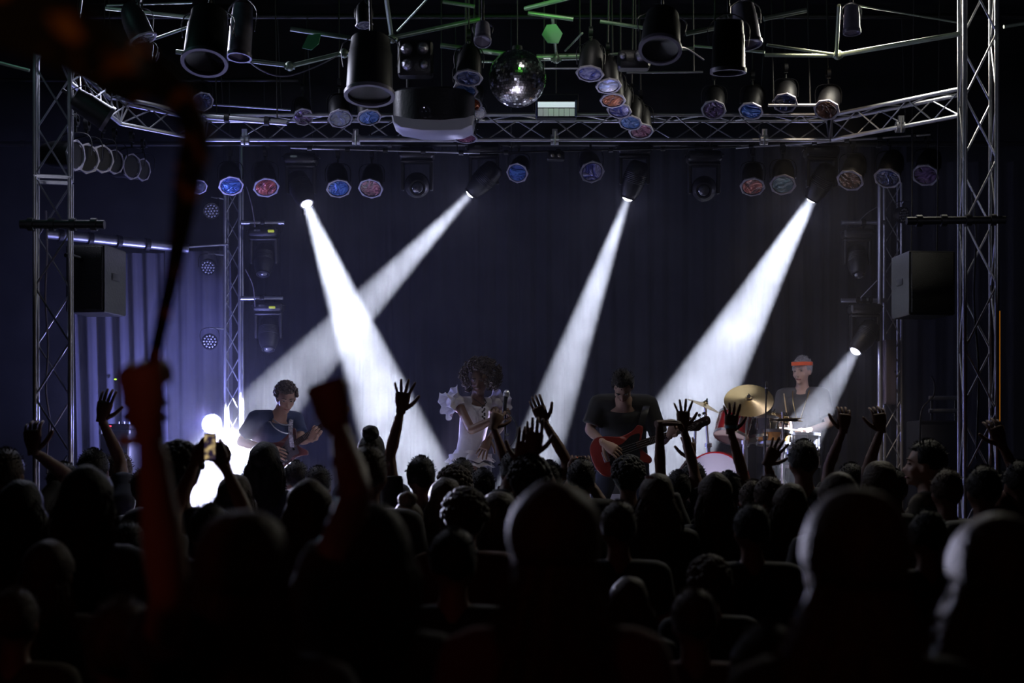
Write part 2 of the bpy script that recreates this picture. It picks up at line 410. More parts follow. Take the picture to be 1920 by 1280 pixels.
bar('thin lamp bar below the left part of the front truss', [P(545, 277, 11.6), P(900, 287, 11.6)], 0.008, ALU, clamps=5, drop=True)
bar('thin lamp bar below the middle of the front truss', [P(900, 287, 11.62), P(1390, 275, 11.62)], 0.008, DARKM, clamps=5, drop=True)
bar('thin sloping lamp bar below the right part of the front truss', [P(1380, 277, 11.6), P(1745, 252, 11.0)], 0.009, ALU, clamps=6, drop=True)
bar('thin bar over the mirror ball height, right of it', [P(1010, 128, 10.2), P(1098, 128, 10.2)], 0.007, drop=True)
bar('thin bar above the dark flood heads, upper right of centre', [P(1175, 136, 10.2), P(1318, 135, 10.2)], 0.007, drop=True)
bar('silver pipe across the rig right of the rightmost octagon lamps, upper', [P(1440, 197, 10.6), P(1530, 197, 10.6)], 0.012, drop=True)
bar('thick pale pipe of the upper front rig, left part', [P(388, 218, 10.8), P(538, 230, 10.8)], 0.024, clamps=2, drop=True)
bar('thin grey bar behind the upper left octagon lamps', [P(400, 196, 11.4), P(545, 206, 11.4)], 0.009, drop=True)
bar('long pale pipe clamped along the front truss behind the projector', [P(674, 260, 10.85), P(850, 261, 10.85)], 0.024, ALU, drop=True)
bar('thick curved-side rail behind the left tower holding the grey drapes', [P(85, 438, 11.8), P(330, 463, 12.55), P(352, 466, 12.6)], 0.042, ALU, clamps=5)
bar('thin bar joining the drape rail to the slim left truss post', [P(350, 463, 12.6), P(427, 458, 12.84)], 0.010)
bar('black bar clamped across the left tower', [P(38, 420, 9.1), P(196, 421, 9.1)], 0.030, DARKM, clamps=4)
bar('black bar clamped across the right tower', [P(1700, 414, 9.17), P(1885, 412, 9.17)], 0.026, DARKM, clamps=4)
for (x0, x1, y, l) in ((453, 533, 417, 'upper silver arm right of the slim left truss post'), (452, 531, 559, 'lower silver arm right of the slim left truss post'), (1578, 1660, 417, 'upper silver arm left of the slim right truss post'), (1577, 1662, 563, 'lower silver arm left of the slim right truss post')):
    bar(l, [P(x0, y, 12.82), P(x1, y, 12.82)], 0.021, ALU, clamps=1)
t = thing('pipe_rack', 'low grey pipe rack standing on the black cabinet beside the right tower', 'rack', P(1770, 788, 12.3)); o_ = P(1770, 788, 12.3)
for y in (746, 770): obj('pipe', tube(G(), [P(1742, y, 12.3) - o_, P(1796, y, 12.3) - o_], .02, n=10), ALU, t)
for x in (1747, 1792): obj('upright', tube(G(), [P(x, 744, 12.32) - o_, P(x, 789, 12.32) - o_], .014, n=8), DARKM, t)
# ------------------------------------------------------------------ ceiling frame (painted tubes, green light on it)
sf = thing('space_frame', 'green-lit tube frame of the tent-like ceiling rig above the mirror ball', 'frame', P(960, 80, 10))
sfo = P(960, 80, 10)
LN = [(330, 97, 10, 543, 123, 10, 9), (543, 124, 10, 645, 99, 10, 9), (640, 103, 10, 690, 78, 10, 5), (545, 54, 9.6, 690, 76, 9.6, 9), (724, -4, 9.2, 734, 66, 9.8, 8), (745, 58, 9.8, 802, -3, 9.4, 4),
      (740, 70, 9.8, 900, 36, 9.8, 9), (830, 3, 9.5, 890, 12, 9.5, 7), (826, 85, 10, 948, 101, 10, 10), (1006, 108, 10, 1092, 106, 10, 13), (985, 16, 9.5, 1070, -5, 9.2, 8), (990, 24, 9.6, 1075, 36, 9.6, 8),
      (1036, 33, 9.6, 1043, 104, 10, 6), (1060, 95, 10, 1092, 62, 9.6, 4), (1125, 40, 9.7, 1206, 52, 9.7, 7), (1286, 63, 9.7, 1362, 48, 9.7, 9), (1432, 35, 9.6, 1512, 19, 9.6, 9), (1438, 84, 9.8, 1572, 103, 10, 5),
      (1434, 103, 10, 1572, 104, 10, 7), (1568, 104, 10, 1573, 10, 9.5, 7), (1572, 103, 10, 1802, 63, 9.4, 9), (1600, 9, 9.6, 1795, 42, 9.3, 3), (1882, 50, 9, 1945, 40, 9, 6), (198, 15, 9.5, 362, 33, 9.5, 7),
      (284, 75, 9.8, 366, 46, 9.6, 5), (160, 84, 9.6, 200, 89, 9.6, 5), (1092, 106, 10, 1300, 90, 10, 6), (0, 118, 9, 55, 132, 9, 6), (860, 114, 10.2, 1000, 118, 10.2, 5), (360, 5, 9.4, 200, 10, 9.4, 3), (1300, 86, 10.3, 1434, 98, 10.1, 5)]
for x0, y0, d0, x1, y1, d1, wd in LN:
    a = P(x0, y0, d0) - sfo; b = P(x1, y1, d1) - sfo; obj('frame_tube', tube(G(), [a, b], wd * 9.8 / F / 2 , n=10), GREENP, sf)
for x, y, d in ((543, 124, 10), (735, 72, 9.8), (1043, 110, 10), (1571, 103, 10), (645, 100, 10)):
    c = P(x, y, d) - sfo; g = G(); ell(g, c, 0.034, 12, 8)
    for k in range(4):
        a = pi / 4 + k * pi / 2; tube(g, [c, c + Vector((cos(a) * .05, sin(a) * .02, -.01))], .011)
    obj('node_joint', g, GREENP, sf)
GP = mat('green_plate', (0.10, 0.42, 0.16), 0.5)
g = G(); prism(g, [(-.07, -.02), (-.02, -.07), (.05, -.055), (.065, .02), (.01, .075), (-.05, .055)], .008); tag(obj('gusset_plate', g, GP, loc=P(1036, 64, 9.5)), 'green angular plate above the mirror ball', 'plate')
bpy.data.objects['gusset_plate'].rotation_euler = (radians(80), .2, .1)
g = G(); prism(g, [(-.07, -.04), (.0, -.06), (.05, -.02), (.06, .05), (-.03, .05)], .008); o = obj('gusset_plate', g, GP, loc=P(585, 78, 9.5)); o.rotation_euler = (radians(80), 0, -.3); tag(o, 'green irregular plate under the upper left frame tube', 'plate')

# ------------------------------------------------------------------ octagon-framed par lamps
for q, l in zip(GRID, ('nearest', 'second nearest', 'third nearest', 'fourth nearest', 'fifth nearest', 'farthest')):
    bar('black grid pipe high under the roof, the %s to the audience' % l, [(-5.2, q, 5.2), (5.2, q, 5.2)], .022, DARKM)
bar('short black lamp bar high behind the left bend of the truss', [(-5.4, 12, P(0, 150, 12).z), P(560, 150, 12)], .016, DARKM)
def gelmat(name, c1, c2, seed, rough=0.22):
    m = bpy.data.materials.new(name); m.use_nodes = True; nt = m.node_tree; b = nt.nodes['Principled BSDF']
    tc = nt.nodes.new('ShaderNodeTexCoord'); mp = nt.nodes.new('ShaderNodeMapping'); mp.inputs['Location'].default_value = (seed * 1.7, seed * .6, 0)
    v = nt.nodes.new('ShaderNodeTexNoise'); v.inputs['Scale'].default_value = 9; v.inputs['Detail'].default_value = 2; v.inputs['Distortion'].default_value = 2.0
    cr = nt.nodes.new('ShaderNodeValToRGB'); e = cr.color_ramp.elements; e[0].position = .42; e[1].position = .62; e[0].color = (*c1, 1); e[1].color = (*c2, 1)
    bp = nt.nodes.new('ShaderNodeBump'); bp.inputs['Strength'].default_value = .9; bp.inputs['Distance'].default_value = 0.03
    nt.links.new(tc.outputs['Object'], mp.inputs[0]); nt.links.new(mp.outputs[0], v.inputs['Vector']); nt.links.new(v.outputs['Fac'], cr.inputs['Fac']); nt.links.new(cr.outputs[0], b.inputs['Base Color'])
    nt.links.new(v.outputs['Fac'], bp.inputs['Height']); nt.links.new(bp.outputs[0], b.inputs['Normal'])
    b.inputs['Roughness'].default_value = rough; b.inputs['Metallic'].default_value = 0.35; b.inputs['Coat Weight'].default_value = .6; b.inputs['Coat Roughness'].default_value = .1
    return m
GC = {'navy': ((.010, .014, .07), (.03, .05, .20)), 'blue': ((.015, .06, .32), (.05, .17, .55)), 'sky': ((.03, .12, .40), (.30, .45, .85)), 'white': ((.05, .06, .35), (.62, .60, .95)),
      'red': ((.13, .02, .03), (.45, .09, .07)), 'maroon': ((.06, .012, .03), (.28, .07, .12)), 'orange': ((.22, .035, .01), (.75, .20, .05)), 'brown': ((.05, .02, .015), (.17, .07, .04)),
      'teal': ((.10, .20, .25), (.34, .46, .50)), 'pink': ((.16, .03, .09), (.42, .13, .22)), 'violet': ((.03, .015, .05), (.20, .12, .30)), 'steel': ((.06, .06, .08), (.2, .2, .25))}
gel_cache = {}
ro, ri = 1.0, 0.80
def oct_ring(s, r0=1.0, r1=0.82, t=0.006):
    g = G(); n = 8; o = [(r0 * cos(pi / 8 + k * pi / 4), r0 * sin(pi / 8 + k * pi / 4)) for k in range(8)]
    vs = []; m = 32
    def oc(a):  # octagon radius at angle a
        q = (a - pi / 8) % (pi / 4) - pi / 8; return r0 * cos(pi / 8) / cos(((a) % (pi / 4)) - pi / 8) if False else r0 * cos(pi / 8) / cos((a % (pi / 4)) - pi / 8)
    for z in (-t, t):
        for j in range(m):
            a = 2 * pi * j / m; vs.append((s * oc(a) * cos(a), s * oc(a) * sin(a), z))
        for j in range(m):
            a = 2 * pi * j / m; vs.append((s * r1 * cos(a), s * r1 * sin(a), z))
    fs = []
    for j in range(m):
        k = (j + 1) % m
        fs += [(j, j + m, k + m, k), (2 * m + j, 2 * m + k, 3 * m + k, 3 * m + j), (j, k, 2 * m + k, 2 * m + j), (m + j, 3 * m + j, 3 * m + k, m + k)]
    g.add(vs, fs); return g
ring_me = oct_ring(.105).mesh('gel_frame', FRAMEG)
can_me = lathe(G(), [(.083, -.006), (.09, -.02), (.088, -.16), (.07, -.23), (.04, -.27), (.0, -.275)], 24).mesh('can', DARKM)
gg = G(); prism(gg, [(.08 * cos(2 * pi * k / 24), .08 * sin(2 * pi * k / 24)) for k in range(24)], .004); 
gel_g = gg
def gel_mesh(c, seed):
    k = (c, seed % 3)
    if k not in gel_cache: gel_cache[k] = gel_g.mesh('gel', gelmat('gel_' + c, *GC[c], seed), 20)
    return gel_cache[k]
yk = G(); tube(yk, smooth_path([(-.1, 0, 0), (-.105, 0, .08), (-.08, 0, .135), (0, 0, .15), (.08, 0, .135), (.105, 0, .08), (.1, 0, 0)], 3), .008, n=6, side=(0, 1, 0), flat=.45)
yoke_me = yk.mesh('yoke', DARKM)
hk = G(); tube(hk, [(0, 0, .15), (0, 0, .20)], .009); box(hk, (0, 0, .205), (.03, .035, .03)); lathe(hk, [(.03, -.015), (.04, -.015), (.04, .015), (.03, .015)], 14, Matrix.Rotation(pi / 2, 4, 'Y'), (0, 0, .235), closed=True)
hook_me = hk.mesh('hook_clamp', DARKM)
def par(x, y, rx, asp, color, label, d=11.3, tilt=0.0, yaw=0.0, grp='octagon-framed par lamps', hang=0.0):
    """rx: half width in pixels; asp: height/width of the ellipse seen; tilt: roll of the ellipse in degrees"""
    c = P(x, y, d); view = (Vector((0, 0, CH)) - c).normalized()
    right = Vector((0, 1, 0)).cross(Vector((0, 0, 1)));
    n = (Matrix.Rotation(math.acos(max(.15, min(1, asp))), 3, Vector((cos(radians(tilt)), 0, sin(radians(tilt))))) @ view)
    s = rx * d / F / .105
    t = thing('par_lamp', label, 'stage lamp', c, group=grp, scale=s)
    Ml = basis((1, 0, 0), n)
    for nm, me in (('gel_frame', ring_me), ('can', can_me), ('gel', gel_mesh(color, int(x)))):
        o = obj(nm, me, None, t); o.matrix_local = Ml
    o = obj('yoke', yoke_me, None, t); o.location = Vector(n) * -.08
    o.rotation_euler = (0, 0, 0)
    h = obj('hook_clamp', hook_me, None, t); h.location = Vector(n) * -.08
    if hang:
        o0 = c - Vector(n) * (-.08 * -1) * s * 1.0; o0 = c + Vector(n) * -.08 * s; e = Vector((o0.x, hang[0], hang[1])); obj('hanging_rod', tube(G(), [Vector((0, 0, .2)), (e - o0) / s], .006 / s, n=6), RUBBER, t, Vector(n) * -.08)
    return t
PARS = [
 (433, 348, 24, .75, 'blue', 'blue octagon-framed par lamp beside the thin silver pole', 12.4, 0), (372, 350, 17, .8, 'navy', 'dark blue octagon-framed par lamp half behind the waved scarf', 12.4, 0),
 (499, 351, 25, .72, 'red', 'red octagon-framed par lamp, second right of the thin silver pole', 12.0, 3), (635, 353, 24, .72, 'blue', 'glossy blue octagon-framed par lamp right of the left bright moving head', 11.5, 3),
 (695, 353, 24, .75, 'maroon', 'maroon octagon-framed par lamp left of the dark round-nosed moving head', 11.5, -14), (380, 190, 21, .85, 'navy', 'dark blue par lamp at the bend of the left truss', 11.0, 10),
 (569, 219, 20, .8, 'violet', 'dim violet par lamp at the right end of the thick pale pipe', 10.9, 5), (638, 222, 24, .72, 'navy', 'navy octagon-framed par lamp, left of a pair before the projector', 10.7, 3),
 (692, 220, 24, .62, 'sky', 'pale blue octagon-framed par lamp just left of the projector', 10.7, 4), (878, 146, 28, .55, 'navy', 'navy flat-tilted par lamp, top of the left stack beside the mirror ball', 9.7, -6),
 (872, 170, 25, .55, 'sky', 'pale crinkled blue par lamp, second in the left stack beside the mirror ball', 9.9, -10), (886, 195, 19, .7, 'orange', 'orange par lamp, third in the left stack beside the mirror ball', 10.1, -20),
 (899, 211, 13, 1.0, 'blue', 'small blue par lamp edge, fourth in the left stack beside the mirror ball', 10.3, -20), (873, 259, 23, .42, 'pink', 'magenta par lamp peeking below the right end of the projector', 10.75, -4),
 (970, 324, 21, .88, 'blue', 'bright blue par lamp hanging alone below the mirror ball', 11.4, -25), (1110, 322, 24, .85, 'white', 'white-streaked blue par lamp hanging left of the third bright beam', 11.4, 20),
 (1106, 138, 27, .55, 'white', 'pale violet speckled par lamp, top of the right cascade beside the mirror ball', 9.7, -4), (1141, 161, 25, .55, 'blue', 'plain deep blue par lamp, second in the right cascade', 9.9, 10),
 (1149, 188, 25, .55, 'orange', 'orange par lamp, third in the right cascade', 10.1, 4), (1161, 207, 24, .6, 'white', 'white-and-violet streaked par lamp, fourth in the right cascade', 10.25, -6),
 (1182, 230, 23, .6, 'sky', 'sky blue par lamp, fifth in the right cascade', 10.4, -6), (1202, 246, 24, .6, 'pink', 'pink par lamp, bottom of the right cascade', 10.55, 8),
 (1338, 206, 24, .75, 'violet', 'dark violet par lamp with white glints, left of the blue one on the right truss', 10.7, 0), (1408, 208, 24, .65, 'blue', 'blue par lamp tilted down over the right part of the truss', 10.7, -6),
 (1472, 193, 24, .76, 'navy', 'navy par lamp with wide grey frame over the right part of the truss', 10.6, 0), (1550, 206, 25, .75, 'brown', 'brownish unlit par lamp at the right bend of the truss', 10.6, -8),
 (1411, 350, 24, .72, 'red', 'dark red par lamp, left neighbour of the pale teal one', 11.4, 5), (1468, 346, 25, .75, 'teal', 'pale teal par lamp just left of the right bright moving head', 11.4, 5),
 (1594, 338, 26, .7, 'brown', 'rust brown par lamp right of the right bright moving head', 11.3, -12), (1664, 334, 26, .68, 'navy', 'dark blue par lamp above the thick right pole', 11.5, -8),
 (1735, 328, 26, .75, 'violet', 'violet-grey par lamp, rightmost of the lower lamps', 11.1, -8),
 (683, 47, 17, .42, 'steel', 'small eye-like steel par lamp high in the rig left of centre', 9.3, 0), (268, 74, 28, .35, 'steel', 'flat grey par lamp near the upper left frame tubes', 9.3, 14)]
for i, (x, y, rx, asp, c, lab, d, tl) in enumerate(PARS):
    if y > 300:
        if x < 540: d = 12.0; hb2 = (12.0, P(0, 150, 12).z)
        elif x < 1400: d = 11.6; hb2 = (11.62, P(x, 282, 11.6).z)
        else: d = 11.6 - .6 * (x - 1380) / 365; hb2 = (d, P(x, 277 - 25 * (x - 1380) / 365, d).z)
    else: hb2 = (min(GRID, key=lambda q: abs(q - d - .05)), 5.2)
    par(x, y, rx, asp, c, lab, d, tl, hang=hb2)
for i, (x, y, rx, ry) in enumerate(((142, 291, 9, 30), (163, 297, 17, 29), (192, 298, 15, 27), (215, 303, 12, 24), (247, 312, 12, 25), (268, 318, 9, 22))):
    # a row of lamps turned sideways
    d = 10.2 + i * .22; t = thing('par_lamp', ['unlit steel-framed par lamp, first from the left tower in the sideways row', 'unlit steel-framed par lamp, second from the left tower in the sideways row', 'unlit steel-framed par lamp, third from the left tower in the sideways row',
        'unlit steel-framed par lamp, fourth from the left tower in the sideways row', 'unlit steel-framed par lamp, fifth from the left tower in the sideways row', 'unlit steel-framed par lamp, last of the sideways row beside the left tower'][i], 'stage lamp', P(x, y, d), group='sideways par lamps by the left tower', scale=ry * d / F / .105)
    yaw = math.acos(rx / ry); Ml = basis((cos(yaw), sin(yaw), 0), Vector((sin(yaw), -cos(yaw), -.1)))
    for nm, me in (('gel_frame', oct_ring(.105, 1, .84).mesh('gel_frame', FRAMEG) if i == 0 else _rm), ('can', can_me), ('gel', gel_mesh('navy', i))):
        o = obj(nm, me, None, t); o.matrix_local = Ml
        if nm == 'gel_frame': _rm = me
        if nm == 'gel': o.location = Vector((0, 0, 0)) - Ml.col[2].to_3d() * .02
    obj('yoke', yoke_me, None, t); obj('hook_clamp', hook_me, None, t); sc_ = ry * d / F / .105; k_ = P(x, y, d); e_ = Vector((k_.x, min(GRID, key=lambda q: abs(q - d)), 5.2)); obj('dropper', tube(G(), [(0, 0, .2), (e_ - k_) / sc_], .005, n=6), RUBBER, t)

# ------------------------------------------------------------------ moving heads
hb = G(); lathe(hb, [(.0, -.20), (.07, -.195), (.105, -.16), (.118, -.08), (.118, .04), (.105, .12), (.085, .17), (.078, .185), (.066, .19), (.064, .18), (.064, -.16), (.0, -.165)], 28)
for k in range(6): lathe(hb, [(.119, -.07 + k * .018), (.123, -.066 + k * .018), (.119, -.060 + k * .018)], 28, closed=True)
head_me = hb.mesh('head_shell', BLACKP)
lens_r = lathe(G(), [(.062, .186), (.078, .188), (.078, .204), (.062, .204)], 24, closed=True).mesh('lens_ring', DARKM)
lens_g = lathe(G(), [(.0, .232), (.025, .229), (.045, .218), (.058, .203), (.061, .188)], 24)
lens_on = lens_g.mesh('lens', GLASS_ON); lens_off = lens_g.mesh('lens', LENS_OFF)
bar('long black lamp bar behind the front truss carrying the moving heads', [(-4.6, 11.9, 4.345), (4.6, 11.9, 4.345)], .022, DARKM, clamps=9)
def moving_head(label, lens, aim, on, s=1.0, pan=0.0, hang=0.14, up=.27, sb=None):
    """pivot sits behind the lens; base above it"""
    dr = (Vector(aim) - Vector(lens)).normalized(); piv = Vector(lens) - dr * (.2 * s); zt = hang
    t = thing('moving_head', label, 'moving head', piv, group='moving head lights', scale=s)
    o = obj('head_shell', head_me, None, t); o.matrix_local = align(dr)
    r = obj('lens_ring', lens_r, None, o); l = obj('lens', lens_on if on else lens_off, None, o)
    M = Matrix.Rotation(pan, 4, 'Z')
    g = G()
    for sd in (-1, 1):
        prism(g, [(-.035, -.05), (.035, -.05), (.05, .02), (.055, .24), (-.055, .24), (-.05, .02)], .032, basis((0, 1, 0), (1, 0, 0)), .008, (sd * .142, 0, 0))
    box(g, (0, 0, .235), (.32, .12, .035), bev=.01)
    y = obj('yoke', g, BLACKP, t); y.matrix_local = M
    g = G(); box(g, (0, 0, .31), (.34, .22, .10), bev=.02); box(g, (0, 0, .258), (.2, .16, .012))
    b = obj('base', g, BLACKP, t); b.matrix_local = M
    g = G(); box(g, (-.06, -.113, .32), (.07, .006, .022)); obj('display', g, LENS_OFF, b)
    for sd in (-1, 1):
        g = G(); tube(g, [(sd * .172, -.06, .33), (sd * .19, -.06, .33), (sd * .19, .06, .33), (sd * .172, .06, .33)], .006); obj('handle', g, DARKM, b)
    g = G()
    for sd in (-.07, .07):
        tube(g, [(sd, 0, .355), (sd, 0, .39)], .01); lathe(g, [(.026, -.016), (.036, -.016), (.036, .016), (.026, .016)], 14, Matrix.Rotation(pi / 2, 4, 'Y'), (sd, 0, .415), closed=True)
    box(g, (0, 0, .388), (.17, .03, .014))
    if zt: tube(g, [(0, 0, .40), (0, 0, (zt - piv.z) / s)], .012)
    c = obj('hook_clamp', g, DARKM, t); c.matrix_local = M
    return t
MH = ['moving head throwing the left bright beam', 'moving head throwing the second beam down to the left', 'moving head throwing the third beam, above the bass player', 'moving head throwing the wide beam towards the drums']
for i in range(4): moving_head(MH[i], BEAMS[i][0], BEAMS[i][1], True, .80, hang=4.33)
moving_head('moving head throwing the short beam behind the drummer', BEAMS[4][0], BEAMS[4][1], True, .8, hang=0)
moving_head('dark moving head with visible round lens between the first two beams', P(783, 352, 11.7), P(800, 430, 9.5), False, .84, hang=4.33)
moving_head('dark moving head pointing at the audience between the last two beams', P(1320, 357, 11.7), P(1320, 430, 9.0), False, .84, hang=4.33)
moving_head('upper dark moving head on the arm of the slim left truss', P(493, 514, 12.80), P(484, 640, 12.5), False, .78, hang=0)
moving_head('lower dark moving head on the arm of the slim left truss', P(503, 655, 12.80), P(500, 800, 12.5), False, .78, hang=0)
moving_head('upper dark moving head on the arm of the slim right truss', P(1610, 516, 12.80), P(1622, 640, 12.5), False, .78, hang=0)
YEL = mat('yellow_connector_glow', (.45, .5, .05), .5, emit=(.7, .8, .08), estr=.35)  # connectors are given a faint glow of their own, though no lamps
for x, y, l in ((508, 433, 'upper'), (510, 576, 'lower')):
    o = obj('cable_connector', box(G(), (0, 0, 0), (.055, .03, .02), bev=.004), YEL, loc=P(x, y, 12.65)); tag(o, 'small yellow-green connector on the %s moving head left of the first beam' % l, 'connector')
# LED pars
led = G()
for k in range(19):
    if k == 0: q = (0, 0)
    elif k < 7: q = (.032 * cos(k * pi / 3), .032 * sin(k * pi / 3))
    else: q = (.064 * cos(k * pi / 6), .064 * sin(k * pi / 6))
    ell(led, (q[0], q[1], .004), (.0125, .0125, .012), 8, 6)
LEDM = mat('led_optics', (.85, .85, .92), .35, .7, coat=1)
led_me = led.mesh('lens_cluster', LEDM)
lb = lathe(G(), [(.0, -.09), (.07, -.085), (.085, -.05), (.088, .0), (.088, .01), (.08, .01), (.08, -.004), (0, -.004)], 24).mesh('housing', BLACKP)
for x, y, d, dv, l in ((396, 395, 12.75, (.35, -1, -.4), 'dark multi-lens lamp, topmost of the three left of the slim left truss'), (390, 501, 12.75, (-.1, -1, -.5), 'dark multi-lens lamp, middle of the three left of the slim left truss'), (393, 640, 12.75, (.2, -1, .15), 'dark multi-lens lamp, lowest of the three left of the slim left truss'), (1694, 403, 12.72, (.75, -1, -.3), 'dark multi-lens lamp at the top of the slim right truss')):
    t = thing('led_lamp', l, 'stage lamp', P(x, y, d), group='multi-lens lamps', scale=.82); M = align(dv)
    for nm, me in (('housing', lb), ('lens_cluster', led_me)): o = obj(nm, me, None, t); o.matrix_local = M
    o = obj('yoke', yoke_me, None, t); tube_to = 1
    s = 1 if x < 900 else -1
    q0 = P(x, y, d); q1 = (Vector((-2.592, 12.84, q0.z + .12)) if x < 900 else Vector((3.517, 12.84, q0.z + .12))); obj('bracket_arm', tube(G(), [(0, 0, .15), (q1 - q0) / .82], .008), ALU, t)
# ------------------------------------------------------------------ big dark floods, cans, blinder lamps
def can(label, x, y0, y1, wpx, d, m, tiltx=0.0, tilty=0.0, rimm=None):
    r = wpx / 2 * d / F; L = (y1 - y0) * d / F; c = P(x, (y0 + y1) / 2, d)
    t = thing('can_lamp', label, 'stage lamp', c, rot=(radians(tiltx), radians(tilty), 0))
    obj('can', lathe(G(), [(r * .35, L / 2), (r * .8, L * .46), (r * .86, L * .22), (r * .9, L * .2), (r * .95, -L * .42), (r, -L * .44), (r, -L / 2), (r * .9, -L / 2), (r * .86, -L * .44), (0, -L * .3)], 28), m, t)
    obj('front_ring', lathe(G(), [(r * .88, -L / 2 - .004), (r * 1.04, -L / 2 - .004), (r * 1.04, -L / 2 + .02), (r * .88, -L / 2 + .02)], 28, closed=True), DSTEEL, t)
    g = G(); tube(g, smooth_path([(-r * 1.1, 0, 0), (-r * 1.12, 0, L * .4), (0, 0, L * .62), (r * 1.12, 0, L * .4), (r * 1.1, 0, 0)], 4), .008, side=(0, 1, 0), flat=.4)
    tube(g, [(0, 0, L * .6), (0, 0, L * .6 + .05)], .012); obj('yoke', g, DARKM, t)
    M_ = Euler((radians(tiltx), radians(tilty), 0)).to_matrix(); e_ = Vector((c.x, min(GRID, key=lambda q: abs(q - d)), 5.2)); obj('dropper', tube(G(), [(0, 0, L * .6), M_.inverted() @ (e_ - c)], .009), DARKM, t); return t
SILV = mat('brushed_steel', (.34, .32, .42), .4, .45, var=.2)
DSTEEL = mat('dull_steel', (.16, .15, .2), .45, .3)
can('large black can lamp hanging high at the left', 388, 12, 128, 84, 8.8, DARKM, -22, 0, SILV)
can('silver can lamp with ribbed neck right of the large black can', 452, 5, 110, 46, 9.1, SILV, -8, 3)
can('huge black flood can high right of centre with violet rim', 1240, 18, 104, 78, 8.8, DARKM, -26, 6, SILV)
can('silver can lamp behind the round black flood at the upper right', 1398, 6, 86, 52, 9.2, SILV, -8, -6)
can('round black flood hanging in front of the silver can, upper right', 1366, 38, 135, 66, 8.7, DARKM, 4, 0, DARKM)
can('broad black can hanging left of the projector', 694, 66, 184, 92, 9.0, DARKM, -12, 0, DARKM)
can('black can lamp above the left end of the mirror ball gap', 905, 40, 84, 32, 9.1, SILV, -30, 0)
can('dark can lamp high right near the green frame corner', 1597, 10, 62, 32, 9.2, SILV, -4, 0)
can('dark can lamp hanging over the left truss corner', 262, 74, 150, 50, 9.4, DARKM, -10, 8)
can('black angled can lamp clamped behind the left tower', 170, 165, 240, 50, 9.3, DARKM, 20, -58)
BULB = mat('reflector_bulb', (.5, .48, .56), .18, .8, bump=.4, bscale=120)
def blinder(label, cells, d, box_c, box_s):
    t = thing('blinder_lamp', label, 'stage lamp', P(*box_c, d)); o0 = P(*box_c, d)
    obj('housing', box(G(), (0, .08, 0), (box_s[0] * d / F, .12, box_s[1] * d / F), bev=.015), BLACKP, t)
    for x, y, r in cells:
        r = r * d / F; c = P(x, y, d) - o0; g = G(); lathe(g, [(r, -.01), (r * .97, .01), (r * .75, .032), (r * .4, .045), (0, .05)], 20, basis((1, 0, 0), (0, -1, -.15)), c); b = obj('bulb', g, BULB, t)
        obj('bulb_ring', lathe(G(), [(r, -.012), (r * 1.14, -.012), (r * 1.14, .006), (r, .006)], 20, basis((1, 0, 0), (0, -1, -.15)), c, closed=True), DARKM, b)
blinder('black blinder with three round bulbs left of the mirror ball', ((762, 92, 10.5), (793, 90, 10.5), (764, 121, 10.5), (795, 121, 8)), 9.6, (778, 106), (66, 66))
blinder('dark blinder with two round bulbs right of the mirror ball', ((1201, 104, 11), (1168, 105, 6)), 9.6, (1190, 108), (60, 34))
# white flood with reflector
t = thing('flood_lamp', 'white rectangular flood lamp with grooved reflector right of the mirror ball', 'stage lamp', P(1043, 204, 10.6))
g = G(); box(g, (0, .05, 0), (.31, .10, .13), bev=.01); obj('housing', g, DARKM, t)
FL = mat('flood_glass', (.55, .62, .66), .25, .3, emit=(.62, .72, .78), estr=.75)
g = G(); M = Matrix.Rotation(radians(-18), 4, 'X')
for k in range(5): box(g, (0, -.012 - .004 * (k % 2), .045 - k * .008), (.275, .012, .0075))
obj('upper_glass', g, FL, t)
FL2 = mat('flood_reflector', (.5, .52, .52), .3, .8, emit=(.5, .58, .58), estr=.32)
for k in range(7): obj('reflector_rib', box(G(), (-.118 + k * .0393, -.012, -.028), (.036, .01 + .008 * (k % 2), .055)), FL2, t)
for sx in (-.146, .146): obj('side_flange', box(G(), (sx, -.015, 0), (.012, .03, .12)), mat('blue_flange', (.05, .07, .2), .4, .3), t)
g = G(); tube(g, [(-.16, .05, 0), (-.165, .05, .12), (.165, .05, .12), (.16, .05, 0)], .008); obj('yoke', g, DARKM, t); drops(t, P(1043, 204, 10.6), [P(1043, 204, 10.6) + Vector((0, .05, .12))])
# mirror ball
bc = P(970, 147, 10.0); br_ = .200
t = thing('mirror_ball', 'round mirror ball of small square tiles hanging over centre stage', 'mirror ball', bc)
obj('core', ell(G(), (0, 0, 0), br_ * .975, 48, 32), mat('ball_core', (.02, .02, .02), .5), t)
g = G(); rows = 34; rm = random.Random(3)
for i in range(1, rows):
    th = pi * i / rows; nn = max(6, int(2 * pi * sin(th) / (pi / rows)))
    for j in range(nn):
        ph = 2 * pi * (j + .5 * (i % 2)) / nn; n = Vector((sin(th) * cos(ph), sin(th) * sin(ph), cos(th)))
        e1_ = Vector((-sin(ph), cos(ph), 0)); e2_ = n.cross(e1_); hw = br_ * pi / rows * .455
        n2 = (n + e1_ * rm.uniform(-.07, .07) + e2_ * rm.uniform(-.07, .07)).normalized(); a1 = (e1_ - n2 * e1_.dot(n2)).normalized(); a2 = n2.cross(a1)
        c = n * br_; vs = [c + a1 * (sx * hw) + a2 * (sy * hw) for sx, sy in ((-1, -1), (1, -1), (1, 1), (-1, 1))]; vb = [p - n * .004 for p in vs]
        g.add(vs + vb, [(0, 1, 2, 3), (0, 4, 5, 1), (1, 5, 6, 2), (2, 6, 7, 3), (3, 7, 4, 0)])
MIRR = mat('mirror_tile', (.85, .85, .88), .15, 1.0)
o = obj('mirror_tile', g, MIRR, t, sharp=5); o['kind'] = 'stuff'
